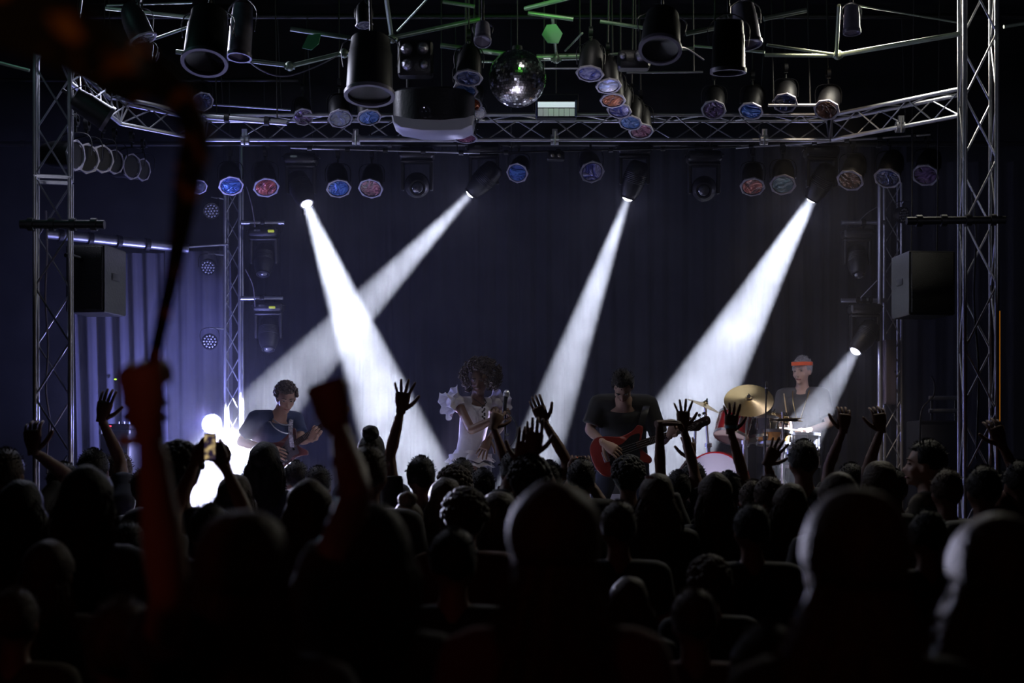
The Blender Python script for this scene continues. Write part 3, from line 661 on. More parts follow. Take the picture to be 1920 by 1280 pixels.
g = G(); lathe(g, [(.04, .0), (.035, .03), (.012, .035)], 16, None, (0, 0, br_ * .98)); tube(g, [(0, 0, br_), (0, 0, br_ + .42)], .004, n=6); obj('hanging_chain', g, DARKM, t)
lamp('ball_fill', 'SPOT', P(940, 420, 9.3), 90, (.85, .8, 1), bc, size=.08, angle=18, blend=.5)  # added unseen pair of spots brightening the underside of the ball
lamp('ball_fill', 'SPOT', P(1010, 420, 9.3), 70, (.85, .8, 1), bc, size=.08, angle=18, blend=.5)
# projector
pc = P(812, 212, 9.9); t = thing('projector', 'large dark projector with curved white underside hanging over the truss', 'projector', pc)
pw = 155 * 9.9 / F / 2
out = [(-pw, .02), (-pw * .95, -.035), (-pw * .75, -.10), (-pw * .3, -.135), (pw * .3, -.14), (pw * .75, -.12), (pw * .98, -.06), (pw, .02), (pw * .98, .25), (-pw * .98, .25)]
obj('housing', prism(G(), [(x, y) for x, y in out], .24, None, .02, (0, .10, .06)), BLACKP, t)
WP = mat('white_plastic', (.82, .82, .92), .4, bump=.05)
g = G(); prism(g, [(-pw * 1.0, .05), (-pw * .97, .005), (-pw * .8, -.033), (-pw * .3, -.058), (pw * .2, -.062), (pw * .7, -.052), (pw * .95, -.02), (pw, .05), (pw * .8, .032), (pw * .2, .02), (-pw * .5, .024)], .30, basis((1, 0, 0), (0, -1, 0)), .01, (0, .12, -.07))
obj('white_shell', g, WP, t)
obj('lens', lathe(G(), [(.045, 0), (.045, .03), (.03, .03), (.0, .012)], 18, basis((1, 0, 0), (0, -1, 0)), (-.05, -.04, .0)), LENS_OFF, t)
g = G(); [tube(g, [(s, .1, .17), (s, .1, .42)], .014) for s in (-.18, .18)]; obj('ceiling_bracket', g, DARKM, t)
# small hung twin lamp
t = thing('twin_lamp', 'small black twin-bulb box hanging below the truss under the mirror ball', 'stage lamp', P(1042, 293, 11.5))
obj('housing', box(G(), (0, 0, 0), (.14, .08, .07), bev=.01), BLACKP, t)
for s in (-.026, .026): obj('bulb', ell(G(), (s, -.045, .0), .017, 12, 8), mat('warm_bulb', (.4, .37, .25), .2, .6), t)
obj('hanging_rod', tube(G(), [(0, 0, .03), Vector((P(1042, 0, 11.5).x, 11.62, P(1042, 282, 11.6).z)) - P(1042, 293, 11.5)], .007), DARKM, t)
# safety clutter: cables sagging in the rig
def cable(label, pts, r=.006, m=RUBBER, name='power_cable'):
    o = obj(name, tube(G(), smooth_path(pts, 8), r, n=6), m); tag(o, label, 'cable'); return o
GREYC = mat('grey_cable', (.30, .28, .36), .45)
cable('grey cable sagging below the silver can lamp at the upper left', [P(430, 42, 8.9), P(462, 108, 9.2), P(500, 136, 9.4), P(540, 142, 9.5), P(590, 126, 9.6), P(632, 105, 9.7)], .005, GREYC)
cable('grey cable loop hanging behind the left scarf at the upper left', [P(298, 98, 9.5), P(290, 120, 9.5), P(268, 142, 9.5)], .006, GREYC)
cable('black cable hanging right of the large flood, looping under it', [P(1262, 60, 9.3), P(1272, 85, 9.3), P(1290, 92, 9.4), P(1320, 112, 9.5)], .005, GREYC)
cable('thin cable looping beside the upper left arm of moving heads', [P(462, 350, 12.5), P(472, 385, 12.5), P(478, 425, 12.5)], .005, GREYC)
cable('thin cable looping beside the lower left arm of moving heads', [P(460, 505, 12.5), P(474, 535, 12.5), P(478, 575, 12.5)], .005, GREYC)
cable('steel wire stay above the upper arm of the slim right truss', [P(1610, 415, 12.7), P(1628, 398, 12.7), P(1650, 385, 12.7)], .005, ALU, 'steel_wire')
cable('steel wire stay above the lower arm of the slim right truss', [P(1610, 562, 12.7), P(1628, 543, 12.7), P(1648, 522, 12.7)], .005, ALU, 'steel_wire')
cable('black cable draped down inside the left tower', [P(86, 395, 9.3), P(88, 470, 9.3), P(85, 560, 9.3), P(90, 650, 9.3), P(86, 730, 9.3), P(93, 790, 9.3), P(88, 850, 9.3), P(90, 930, 9.3)], .007, GREYC)
cable('cable winding up inside the right tower', [P(1822, 360, 9.3), P(1830, 440, 9.3), P(1826, 560, 9.3), P(1835, 700, 9.3), P(1830, 860, 9.3)], .007, DARKM)
cable('cable hooped over the top of the black cabinet at the right', [P(1746, 705, 12.2), P(1752, 718, 12.2), P(1750, 742, 12.2), P(1728, 770, 12.2), P(1724, 830, 12.2)], .008, DARKM)
# bunches of clamps and connectors on the front truss
for i, (x, y, l) in enumerate(((668, 262, 'left of the long pale pipe'), (1432, 262, 'below the navy par lamp'), (1700, 230, 'on the right bend'), (460, 252, 'by the slim left truss'), (1040, 262, 'above the twin lamp'))):
    cp = Vector(((x - 960) / F * 11, 11, ZT)) if x != 1700 else (Vector((B0.x + .02, 11, ZT))).lerp(e1b, .55)
    t = thing('pipe_coupler', 'silver pipe coupler on the front truss ' + l, 'clamp', cp); g = G(); lathe(g, [(.026, -.03), (.042, -.03), (.042, .03), (.026, .03)], 14, Matrix.Rotation(pi / 2, 4, 'Y'), closed=True)
    obj('collar', g, ALU, t); g = G(); box(g, (0, -.03, .05), (.04, .03, .05)); tube(g, [(0, -.04, -.05), (0, -.04, .06)], .008); obj('bolt', g, CHROME, t)
# ------------------------------------------------------------------ speakers
def speaker(label, x0, x1, y0, y1, d, dep=.42, yaw=0.0, stand=False, taper=0):
    a = P((x0 + x1) / 2, y1, d); W_ = (x1 - x0) * d / F; H_ = (y1 - y0) * d / F
    t = thing('speaker', label, 'loudspeaker', a, rot=(0, 0, radians(yaw)))
    g = G(); prism(g, [(-W_ / 2, 0), (W_ / 2, 0), (W_ / 2 * (1 - taper), dep), (-W_ / 2 * (1 - taper), dep)], H_, None, .012, (0, 0, H_ / 2)); obj('cabinet', g, BLACKP, t)
    obj('grille', box(G(), (0, -.008, H_ / 2), (W_ * .93, .02, H_ * .94), bev=.006), GRILLE, t)
    for s in (-1, 1): obj('side_handle', box(G(), (s * W_ / 2 * (1 - taper * .5), dep * .5, H_ * .55), (.012, .13, .05), bev=.005), DARKM, t)
    return t
speaker('black loudspeaker hung right of the left tower in front of the drapes', 122, 198, 458, 585, 9.6, .35, -8)
obj('bracket', tube(G(), [(0, .05, .35), (-.03, -.10, .36), (-.05, -.19, .36)], .015), DARKM, bpy.data.objects['speaker'])
sp_ = speaker('big black loudspeaker hung between the right truss posts', 1703, 1792, 470, 590, 10.6, .4, 6, taper=.1)
for sx in (-.1, .1): k_ = Vector((sx, .15, .47)); obj('dropper', tube(G(), [k_, (sx, .10, 5.2 - sp_.location.z)], .005, n=6), RUBBER, sp_)
tt = speaker('black speaker cabinet at the right below the grey frame bars', 1724, 1796, 788, 1047, 12.2, .4)
CABP = mat('grey_panel', (.17, .14, .17), .5, .1)
t = thing('dimmer_cabinet', 'narrow grey cabinet fixed to the slim right truss post', 'cabinet', P(1668, 758, 12.79))
obj('cabinet_body', box(G(), (0, 0, .29), (.105, .09, .58), bev=.008), CABP, t); obj('cabinet_door', box(G(), (0, -.048, .29), (.09, .008, .55), bev=.003), CABP, t)
obj('latch', box(G(), (.036, -.055, .29), (.008, .01, .02)), DARKM, t)
t = thing('equipment_case', 'black flight case at the left beside the drapes', 'case', P(227, 850, 12.1)); c0 = P(227, 850, 12.1); hh = c0.z - SZ
t.location.z = SZ; zz = P(0, 806, 12.1).z - SZ
obj('case_body', box(G(), (0, 0, zz / 2), (.24, .4, zz), bev=.012), BLACKP, t)
for sx in (-1, 1):
    for k in (0, 1): obj('corner_guard', box(G(), (sx * .115, -.198, .02 + k * (zz - .04)), (.03, .03, .04), bev=.006), CHROME, t)
t = thing('mixing_deck', 'small black deck with a red display on the flight case', 'deck', P(227, 806, 12.0)); t.location = (P(227, 0, 12.1).x, 12.1, SZ + zz)
obj('deck_body', box(G(), (0, 0, .025), (.22, .26, .05), bev=.008), DARKM, t)
obj('red_display', box(G(), (-.06, -.132, .032), (.028, .006, .012)), mat('red_led', (.3, .02, .03), .4, emit=(1, .06, .12), estr=1.6), t)
for k in range(5): obj('knob', lathe(G(), [(.009, 0), (.009, .02), (0, .021)], 10, None, (.0 + k * .022, -.08 + .03 * (k % 2), .05)), CHROME, t)
t = thing('indicator_light', 'tiny green indicator light on the left drape', 'light', P(217, 711, 12.7)); obj('indicator_body', box(G(), (0, 0, 0), (.035, .02, .022), bev=.004), DARKM, t)
obj('green_diode', ell(G(), (0, -.012, 0), (.013, .006, .007), 10, 6), mat('green_led', (.1, .3, .02), .4, emit=(.55, 1, .05), estr=2.2), t)
t = thing('light_batten', 'tall glowing orange batten right of the right tower', 'stage lamp', (P(1873, 0, 9.8).x, 9.8, 0)); hb_ = P(0, 580, 9.8).z
obj('batten_body', box(G(), (0, .02, hb_ / 2), (.03, .03, hb_), bev=.004), DARKM, t)
obj('glowing_tube', tube(G(), [(0, -.004, P(0, 800, 9.8).z), (0, -.004, hb_ - .01)], .008, n=8), mat('orange_glow', (.5, .2, .03), .4, emit=(1, .33, .03), estr=.33), t)
# floor moving lamp that blinds
t = thing('floor_beam_lamp', 'blinding violet-white lamp on a stand left of the guitarist', 'stage lamp', (BL.x, BL.y, SZ))
hz_ = BL.z - SZ
g = G(); tube(g, [(0, 0, .02), (0, 0, hz_ - .10)], .018)
for k in range(3): a = 2 * pi * k / 3 + .4; tube(g, [(0, 0, .28), (cos(a) * .28, sin(a) * .28, .015)], .011)
obj('stand', g, DARKM, t)
dv = (P(446, 905, 10.8) - BL).normalized()
g = lathe(G(), [(.0, -.12), (.08, -.11), (.092, -.02), (.092, .0), (.084, .0), (.08, -.02), (0, -.03)], 26); o = obj('lamp_head', g, BLACKP, t); o.matrix_local = Matrix.Translation((0, .03, hz_)) @ align((dv.x * .3, -1, -.02))
g = lathe(G(), [(0, -.004), (.06, -.006), (.084, -.014)], 26); o2 = obj('lens', g, LENS_ON, o)
# ------------------------------------------------------------------ people
SKIN = mat('skin', (.30, .17, .12), .5, var=.08, bscale=8, spec=.4)
SKINC = mat('skin_shaded', (.17, .095, .07), .55, var=.08, bscale=8, spec=.3)  # crowd skin, darkened so the shade on raised arms is in the colour
SKIN2 = mat('skin_deep', (.13, .065, .042), .45, var=.08, bscale=8)
SKIN3 = mat('skin_fair', (.48, .31, .24), .5, var=.06, bscale=8)
def hairmat(n, c): return mat(n, c, .62, sheen=.10, bump=.35, bscale=70, var=.35, spec=.25)
HB = hairmat('hair_black', (.012, .010, .010)); HBR = hairmat('hair_brown', (.045, .028, .018)); HBL = hairmat('hair_blond', (.07, .05, .032)); HG = hairmat('hair_grey', (.33, .31, .30))
CLO = [mat('cloth_black', (.014, .014, .017), .85, sheen=.12), mat('cloth_navy', (.015, .018, .04), .85, sheen=.12), mat('cloth_grey', (.05, .05, .055), .85, sheen=.12), mat('cloth_maroon', (.07, .012, .014), .85, sheen=.12), mat('cloth_olive', (.045, .04, .02), .85, sheen=.12)]
JEANS = mat('denim', (.02, .025, .045), .85); SHOE = mat('shoe', (.03, .03, .03), .6)

def remesh(g, vox, it=4):
    me = g.mesh('tmp'); o = bpy.data.objects.new('tmp', me); COL.objects.link(o)
    m = o.modifiers.new('r', 'REMESH'); m.mode = 'VOXEL'; m.voxel_size = vox; m.adaptivity = 0
    s = o.modifiers.new('s', 'SMOOTH'); s.iterations = it; s.factor = .5
    dg = bpy.context.evaluated_depsgraph_get(); ev = o.evaluated_get(dg); m2 = ev.to_mesh()
    out = G(); n = len(m2.vertices); co = np.empty(n * 3, dtype=np.float32); m2.vertices.foreach_get('co', co)
    out.v = [tuple(c) for c in co.reshape(-1, 3).tolist()]; out.f = [tuple(p.vertices) for p in m2.polygons]
    ev.to_mesh_clear(); bpy.data.objects.remove(o); bpy.data.meshes.remove(me); return out

def hand(g, W, f, n, side, pose='open', s=1.0):
    """W wrist, f direction of the hand, n palm normal (the side the fingers close to), side +1/-1: where the thumb goes"""
    f = Vector(f).normalized(); n = Vector(n); n = (n - f * n.dot(f)).normalized(); t = f.cross(n) * side; W = Vector(W)
    pt = lambda a, b, c=0: W + (f * a + t * b + n * c) * s
    tube(g, [pt(-.02, 0), pt(.01, 0), pt(.045, 0), pt(.085, 0), pt(.098, 0)], [.026 * s, .029 * s, .040 * s, .043 * s, .036 * s], n=12, rnd=False, side=t, flat=[.8, .68, .42, .36, .3])
    curl, splay = {'open': (6, 1.0), 'wide': (3, 1.5), 'relaxed': (26, .4), 'fist': (84, 0), 'grip': (62, .15), 'point': (10, .25), 'fret': (45, .6)}[pose]
    for i, (b, L, r) in enumerate(((.031, .074, .0088), (.0105, .083, .0090), (-.0105, .077, .0086), (-.031, .060, .0076))):
        a0 = radians(splay * (14, 4, -5, -15)[i]); d = (f * cos(a0) + t * sin(a0)); p = pt(.088, b); pts = [pt(.07, b * .95), p]; c = 0
        for k, q in enumerate((.45, .30, .25)):
            c += radians(curl * (1.0, 1.1, .8)[k] + (3 if i % 2 else 0)); dd = d * cos(c) + n * sin(c); p = p + dd * (L * q * s); pts.append(p)
        tube(g, pts, [r * s * .95, r * s, r * s * .98, r * s * .9, r * s * .78], n=8, rnd=True)
    fi = pose in ('fist', 'grip', 'fret'); p0 = pt(.012, .024, .004); d1 = (f * .62 + t * (.78 if not fi else .4) + n * (.12 if not fi else .6)).normalized(); d2 = (f * .85 + t * (.45 if not fi else -.35) + n * (.15 if not fi else .6)).normalized()
    p1 = p0 + d1 * .040 * s; p2 = p1 + d1 * .012 * s + d2 * .020 * s; p3 = p2 + d2 * .028 * s
    tube(g, [p0, p1, p2, p3], [.014 * s, .0115 * s, .0102 * s, .0085 * s], n=8, rnd=True)

def ik(S, W, a, b, hint):
    S, W = Vector(S), Vector(W); D = (W - S).length; st = 1.0
    if D > (a + b) * .985: st = D / ((a + b) * .985)
    a *= st; b *= st; d = (W - S) / D; x = (a * a - b * b + D * D) / (2 * D); h = math.sqrt(max(0, a * a - x * x)); hn = Vector(hint); hn = hn - d * hn.dot(d); hn = hn.normalized() if hn.length > 1e-5 else d.orthogonal()
    return S + d * x + hn * h

def head_shapes(g, M, fine=False):
    E = lambda c, r, R_=None: ell(g, M @ Vector(c), r, 20, 14, M.to_3x3() if R_ is None else M.to_3x3() @ R_)
    E((0, -.012, .022), (.075, .094, .096)); E((0, .022, -.030), (.060, .068, .078)); E((0, .045, -.075), (.038, .040, .034))
    for s in (-1, 1):
        E((s * .077, -.008, -.012), (.012, .020, .032)); E((s * .04, .052, -.028), (.024, .026, .024))
    if fine:
        tube(g, [M @ Vector(p) for p in ((0, .080, .018), (0, .098, -.012), (0, .109, -.030))], [.008, .010, .0135], n=8, rnd=True)
        E((0, .094, -.034), (.018, .012, .010)); E((0, .074, .032), (.052, .012, .010)); E((0, .084, -.060), (.024, .012, .007)); E((0, .082, -.073), (.021, .012, .008)); E((0, .078, -.094), (.022, .016, .016))

def face_parts(root, M, brow=HBR, smile=False):
    for s in (-1, 1):
        g = ell(G(), M @ Vector((s * .031, .0755, .010)), (.0115, .0085, .0055), 12, 8, M.to_3x3()); e = obj('eye', g, mat('eye_white', (.30, .28, .27), .3), root)
        obj('iris', ell(G(), M @ Vector((s * .031, .0825, .0095)), (.0052, .003, .0045), 10, 6, M.to_3x3()), mat('iris', (.03, .02, .015), .2), e)
        obj('eyebrow', tube(G(), [M @ Vector(p) for p in ((s * .014, .088, .030), (s * .032, .088, .036), (s * .050, .076, .031))], [.0035, .004, .0025], n=6), brow, root)
    obj('lips', tube(G(), [M @ Vector(p) for p in ((-.024, .084, -.064), (0, .0955, -.066), (.024, .084, -.064))], [.0035, .006, .0035], n=8, rnd=True), mat('lips', (.28, .09, .08), .45), root)

def noisy(p, a, f, s=0):
    return p * (1 + a * noise.noise(p * f + Vector((s, s * .7, 0))))

def strands(g, rnd, n, fn, k=5, r=.0011):
    for _ in range(n):
        tube(g, fn(rnd, k), r, n=3, cap=False)

def hair_mesh(kind, seed=0):
    g = G(); rr = random.Random(seed * 13 + 5)
    def cap(sx=.088, sy=.108, sz=.108, c=(0, -.018, .030), low=-.02):
        def fn(p):
            q = noisy(p, .07, 16, seed)
            if p.z < low and p.y > -.02: q = q * .80
            if p.y > .055 and p.z < .055: q = Vector((q.x * .8, q.y * .80, q.z * .92))
            if p.z < -.06: q = q * .86
            return q
        ell(g, c, (sx, sy, sz), 30, 20, fn=fn)
    if kind == 'short':
        cap()
        for _ in range(150):
            a = rr.uniform(0, 2 * pi); th = rr.uniform(0, 1.5); n = Vector((sin(th) * cos(a) * .088, sin(th) * sin(a) * .108, cos(th) * .108))
            if n.y > .05 and n.z < .05: continue
            c = Vector((0, -.018, .030)) + n * .97; d = (n.normalized() + Vector((rr.uniform(-.7, .7), rr.uniform(-.7, .7), rr.uniform(-.3, .5)))).normalized()
            tube(g, [c, c + d * .012, c + d * .02 + Vector((0, 0, -.003))], [.003, .002, .0006], n=3, cap=False)
    elif kind in ('long', 'longer', 'flow'):
        cap(.092, .110, .108); L = {'long': .34, 'longer': .50, 'flow': .72}[kind]
        flare = {'long': .045, 'longer': .075, 'flow': .13}[kind]
        rows = 16; n = 44; vs = []; fs = []
        for i in range(rows):
            t = i / (rows - 1); z = .10 - t * (L + .10); wx = .088 + flare * t ** 1.2 + .02 * sin(t * 5 + seed); wy = .100 - .025 * t
            cyy = -.024 - .03 * t; sc = min(1, .55 + 1.6 * t) if t < .28 else 1
            for j in range(n):
                a = 2 * pi * j / n; x, y = cos(a), sin(a); gr = 1 + .035 * sin(9 * a + seed + 3 * t) + .03 * noise.noise(Vector((x * 3, y * 3, z * 4 + seed)))
                if y > .25: y = .25 + (y - .25) * .25; x = x * (.97 if t < .5 else .9)
                vs.append((x * wx * gr * sc - (.16 * t * t if kind == 'flow' else 0), cyy + y * wy * gr * sc, z))
        for i in range(rows - 1):
            for j in range(n): a, b = i * n + j, i * n + (j + 1) % n; fs.append((a, a + n, b + n, b))
        fs.append(tuple((rows - 1) * n + j for j in range(n - 1, -1, -1))); fs.append(tuple(range(n)))
        g.add(vs, fs)
        def fn(q, k):
            a = q.uniform(pi * .95, 2.05 * pi); off = q.uniform(.99, 1.07); st_ = q.uniform(0, .5); out = []
            w = q.uniform(-.02, .02)
            for i in range(k):
                t = min(1, st_ + (1.04 - st_) * i / (k - 1)); z = .10 - t * (L + .10); wx = .089 + flare * t ** 1.2 + .02 * sin(t * 5 + seed); sc = min(1, .55 + 1.6 * t) if t < .28 else 1
                out.append(Vector((cos(a) * wx * off * sc + w * sin(i * 1.3) - (.16 * t * t if kind == 'flow' else 0), -.024 - .03 * t + sin(a) * (.1 - .025 * t) * off * sc, z)))
            return out
        strands(g, rr, 170, fn, 6, .0013)
    elif kind in ('bun', 'ponytail'):
        cap(.082, .102, .104)
        if kind == 'bun': ell(g, (0, -.06, .135), (.052, .052, .045), 18, 12, fn=lambda p: noisy(p, .2, 30, seed)); lathe(g, [(.028, 0), (.034, .006), (.028, .012)], 14, None, (0, -.055, .10), closed=True)
        else: tube(g, smooth_path([(0, -.10, .06), (0, -.17, .05), (.01, -.185, -.06), (.0, -.165, -.2), (0, -.15, -.27)], 4), [.018] * 4 + [.030] * 4 + [.034] * 4 + [.028] * 4 + [.008], n=12, rnd=True)
    elif kind == 'curly':
        ell(g, (0, -.02, .035), (.098, .115, .108), 26, 18, fn=lambda p: (noisy(p, .12, 22, seed) * (.8 if (p.y > .05 and p.z < .05) else 1)))
        for _ in range(260):
            a = rr.uniform(0, 2 * pi); th = rr.uniform(0, 1.75); n = Vector((sin(th) * cos(a), sin(th) * sin(a), cos(th)))
            if n.y > .42 and n.z < .5: continue
            c = Vector((n.x * .10, n.y * .115 - .02, n.z * .108 + .035)); ell(g, c, rr.uniform(.010, .019), 6, 4)
    return g
HM = {}
def hair_me(kind, m, seed=0):
    k = (kind, m.name, seed)
    if k not in HM: HM[k] = hair_mesh(kind, seed).mesh('hair', m, 60)
    return HM[k]

BASE = dict(pel=(0, 0, .95), waist=(0, .01, 1.08), chest=(0, .0, 1.28), neck=(0, -.012, 1.47), head=(0, .015, 1.625),
            hipR=(.095, 0, .92), hipL=(-.095, 0, .92), kneeR=(.105, .02, .50), kneeL=(-.105, .02, .50), ankR=(.11, -.02, .085), ankL=(-.11, -.02, .085),
            shR=(.178, -.01, 1.415), shL=(-.178, -.01, 1.415), elR=(.235, -.02, 1.13), elL=(-.235, -.02, 1.13), wrR=(.24, .10, .90), wrL=(-.24, .10, .90))
def human(name, label, loc, rz=0.0, scale=1.0, J=None, head_rot=(0, 0, 0), fem=False, skin=SKIN, shirt=None, pants=JEANS, hair=None, hairm=HB, hseed=0, hand_pose=('relaxed', 'relaxed'), palm=(None, None), hdir=(None, None),
          vox=.02, face=False, sleeve=.62, group=None, extra_shirt=None, leg_skin=False, thumb=(1, 1), hair_scale=1.0, bulk=1.0, parts=None):
    j = {k: Vector(v) for k, v in BASE.items()}
    if fem: 
        for k in ('shR', 'shL'): j[k].x *= .88
    for k, v in (J or {}).items(): j[k] = Vector(v)
    root = thing(name, label, 'person', loc, rot=(0, 0, rz), scale=scale, group=group)
    g = G(); side = (j['shR'] - j['shL']).normalized(); hs = (j['hipR'] - j['hipL']).normalized()
    top = (j['shR'] + j['shL']) / 2
    b = bulk * (.92 if fem else 1)
    tor = [j['pel'] - Vector((0, 0, .07)), j['pel'], j['waist'], j['chest'], top.lerp(j['chest'], .25), j['neck'] - (j['neck'] - j['chest']).normalized() * .02]
    rad = [.14 * (1.08 if fem else 1), .165 * b * (1.06 if fem else 1), (.120 if fem else .145) * b, .158 * b, .165 * b, .075]; flt = [.75, .64, .70, .68, .58, .8]
    tube(g, tor, rad, n=20, rnd=True, side=side, flat=flt)
    for s in ('R', 'L'):
        S, E, W = j['sh' + s], j['el' + s], j['wr' + s]
        tube(g, [top.lerp(S, .3), S], [.062 * b, .058 * b], n=12, rnd=True)
        tube(g, [S, S.lerp(E, .4), E], [.056 * b, .049 * b, .038], n=12, rnd=True); tube(g, [E, E.lerp(W, .3), W], [.038, .040, .026], n=12, rnd=True)
        H, K, A = j['hip' + s], j['knee' + s], j['ank' + s]
        tube(g, [H, H.lerp(K, .35), K], [.088 * b, .080 * b, .054], n=14, rnd=True); tube(g, [K, K.lerp(A, .3), A], [.053, .056, .036], n=12, rnd=True)
        fd = Vector((0, 1, 0)); tube(g, [A + Vector((0, -.03, -.04)), A + fd * .07 + Vector((0, 0, -.045)), A + fd * .15 + Vector((0, 0, -.055))], [.036, .036, .028], n=10, rnd=True)
    HMx = Matrix.Translation(j['head']) @ Euler([radians(a) for a in head_rot], 'XYZ').to_matrix().to_4x4()
    tube(g, [j['neck'] - Vector((0, 0, .03)), j['neck'].lerp(j['head'], .35), j['head'] - Vector((0, .0, .03))], [.062, .054, .052], n=12, rnd=True)
    head_shapes(g, HMx, face)
    bd = remesh(g, vox, 3 if vox < .015 else 2)
    for k, s in enumerate(('R', 'L')):
        E, W = j['el' + s], j['wr' + s]; f = Vector(hdir[k]) if hdir[k] is not None else (W - E)
        n = palm[k] if palm[k] is not None else (Vector((0, 1, 0)) if abs((W - E).normalized().z) > .5 else Vector((0, 0, -1)))
        hand(bd, W, f, n, thumb[k] * (-1 if k == 0 else 1), hand_pose[k], 1.08)
    obj('body', bd, skin, root, sharp=75)
    if shirt:
        g = G(); pad = .014 if vox > .015 else .011
        tor2 = [j['pel'] - Vector((0, 0, .06)), j['pel'], j['waist'], j['chest'], top.lerp(j['chest'], .25), j['neck'] - (j['neck'] - j['chest']).normalized() * .045]
        tube(g, tor2, [(.165 if fem else .168) * b + pad, .168 * b + pad, rad[2] + pad + .012, rad[3] + pad, rad[4] + pad, .075 + pad], n=20, side=side, flat=[.74, .66, .75, .72, .66, .9])
        for s in ('R', 'L'):
            S, E, W = j['sh' + s], j['el' + s], j['wr' + s]; tube(g, [top.lerp(S, .3), S], [.066 * b + pad, .060 * b + pad], n=12, rnd=True)
            if sleeve <= 1: tube(g, [S, S.lerp(E, sleeve * .5), S.lerp(E, sleeve)], [.060 * b + pad, .056 * b + pad, .054 * b + pad + .006], n=14)
            else: tube(g, [S, S.lerp(E, .5), E], [.060 * b + pad, .054 * b + pad, .044 + pad], n=14, rnd=True); tube(g, [E, E.lerp(W, .4), E.lerp(W, .93)], [.044 + pad, .042 + pad, .034 + pad], n=14)
        if extra_shirt: extra_shirt(g, j)
        obj('shirt', remesh(g, vox, 2), shirt, root, sharp=75)
    if pants:
        g = G(); tube(g, [j['pel'] + Vector((0, 0, .03)), j['pel'] - Vector((0, 0, .03)), (j['hipR'] + j['hipL']) / 2 - Vector((0, 0, .04))], [.150 * b, .172 * b, .165 * b], n=16, side=hs, flat=.72)
        for s in ('R', 'L'):
            H, K, A = j['hip' + s], j['knee' + s], j['ank' + s]; tube(g, [H, H.lerp(K, .35), K, K.lerp(A, .4), A - (A - K).normalized() * .01], [.098 * b, .090 * b, .068, .066, .055], n=14)
        obj('trousers', remesh(g, vox, 2), pants, root, sharp=75)
    g = G()
    for s in ('R', 'L'):
        A = j['ank' + s]; tube(g, [A + Vector((0, -.045, -.035)), A + Vector((0, .06, -.035)), A + Vector((0, .15, -.048)), A + Vector((0, .19, -.055))], [.046, .047, .038, .022], n=10, rnd=True, side=(1, 0, 0), flat=.82)
    obj('shoes', g, SHOE, root, sharp=70)
    if hair:
        h = obj('hair', hair_me(hair, hairm, hseed), None, root); h.matrix_local = HMx @ Matrix.Scale(hair_scale, 4)
    if face: face_parts(root, HMx, hairm)
    root['head'] = 0; del root['head']
    return root, j, HMx

# ---- shared prototypes for people whose arms stay down
PROTO = {}
def proto(fem, var, skin, shirt, hair, hairm, hseed):
    k = (fem, var)
    if k not in PROTO:
        J = [{}, dict(elR=(.25, .05, 1.14), wrR=(.13, .24, 1.10), elL=(-.24, .05, 1.14), wrL=(-.12, .26, 1.12)), dict(head=(.02, .02, 1.62), elR=(.24, .0, 1.13), wrR=(.19, .2, 1.0))][var]
        r, _, HMx = human('person', 'x', (0, 0, 0), J=J, fem=fem, skin=skin, shirt=shirt)
        PROTO[k] = {c.name.split('.')[0]: c.data for c in r.children}; PROTO[k]['M'] = HMx
        for c in list(r.children): bpy.data.objects.remove(c)
        bpy.data.objects.remove(r)
    return PROTO[k]
def crowd_still(label, loc, scale, fem, var, skin, shirt, hair, hairm, hseed, yaw=0, group=None):
    p = proto(fem, var, skin, shirt, hair, hairm, hseed); r = thing('person', label, 'person', loc, rot=(0, 0, radians(yaw)), scale=scale, group=group)
    for n in ('body', 'shirt', 'trousers', 'shoes'):
        o = obj(n, p[n], None, r)
        if n in ('body', 'shirt'):
            o.material_slots[0].link = 'OBJECT'; o.material_slots[0].material = skin if n == 'body' else shirt
    if hair: h = obj('hair', hair_me(hair, hairm, hseed), None, r); h.matrix_local = p['M']
    return r

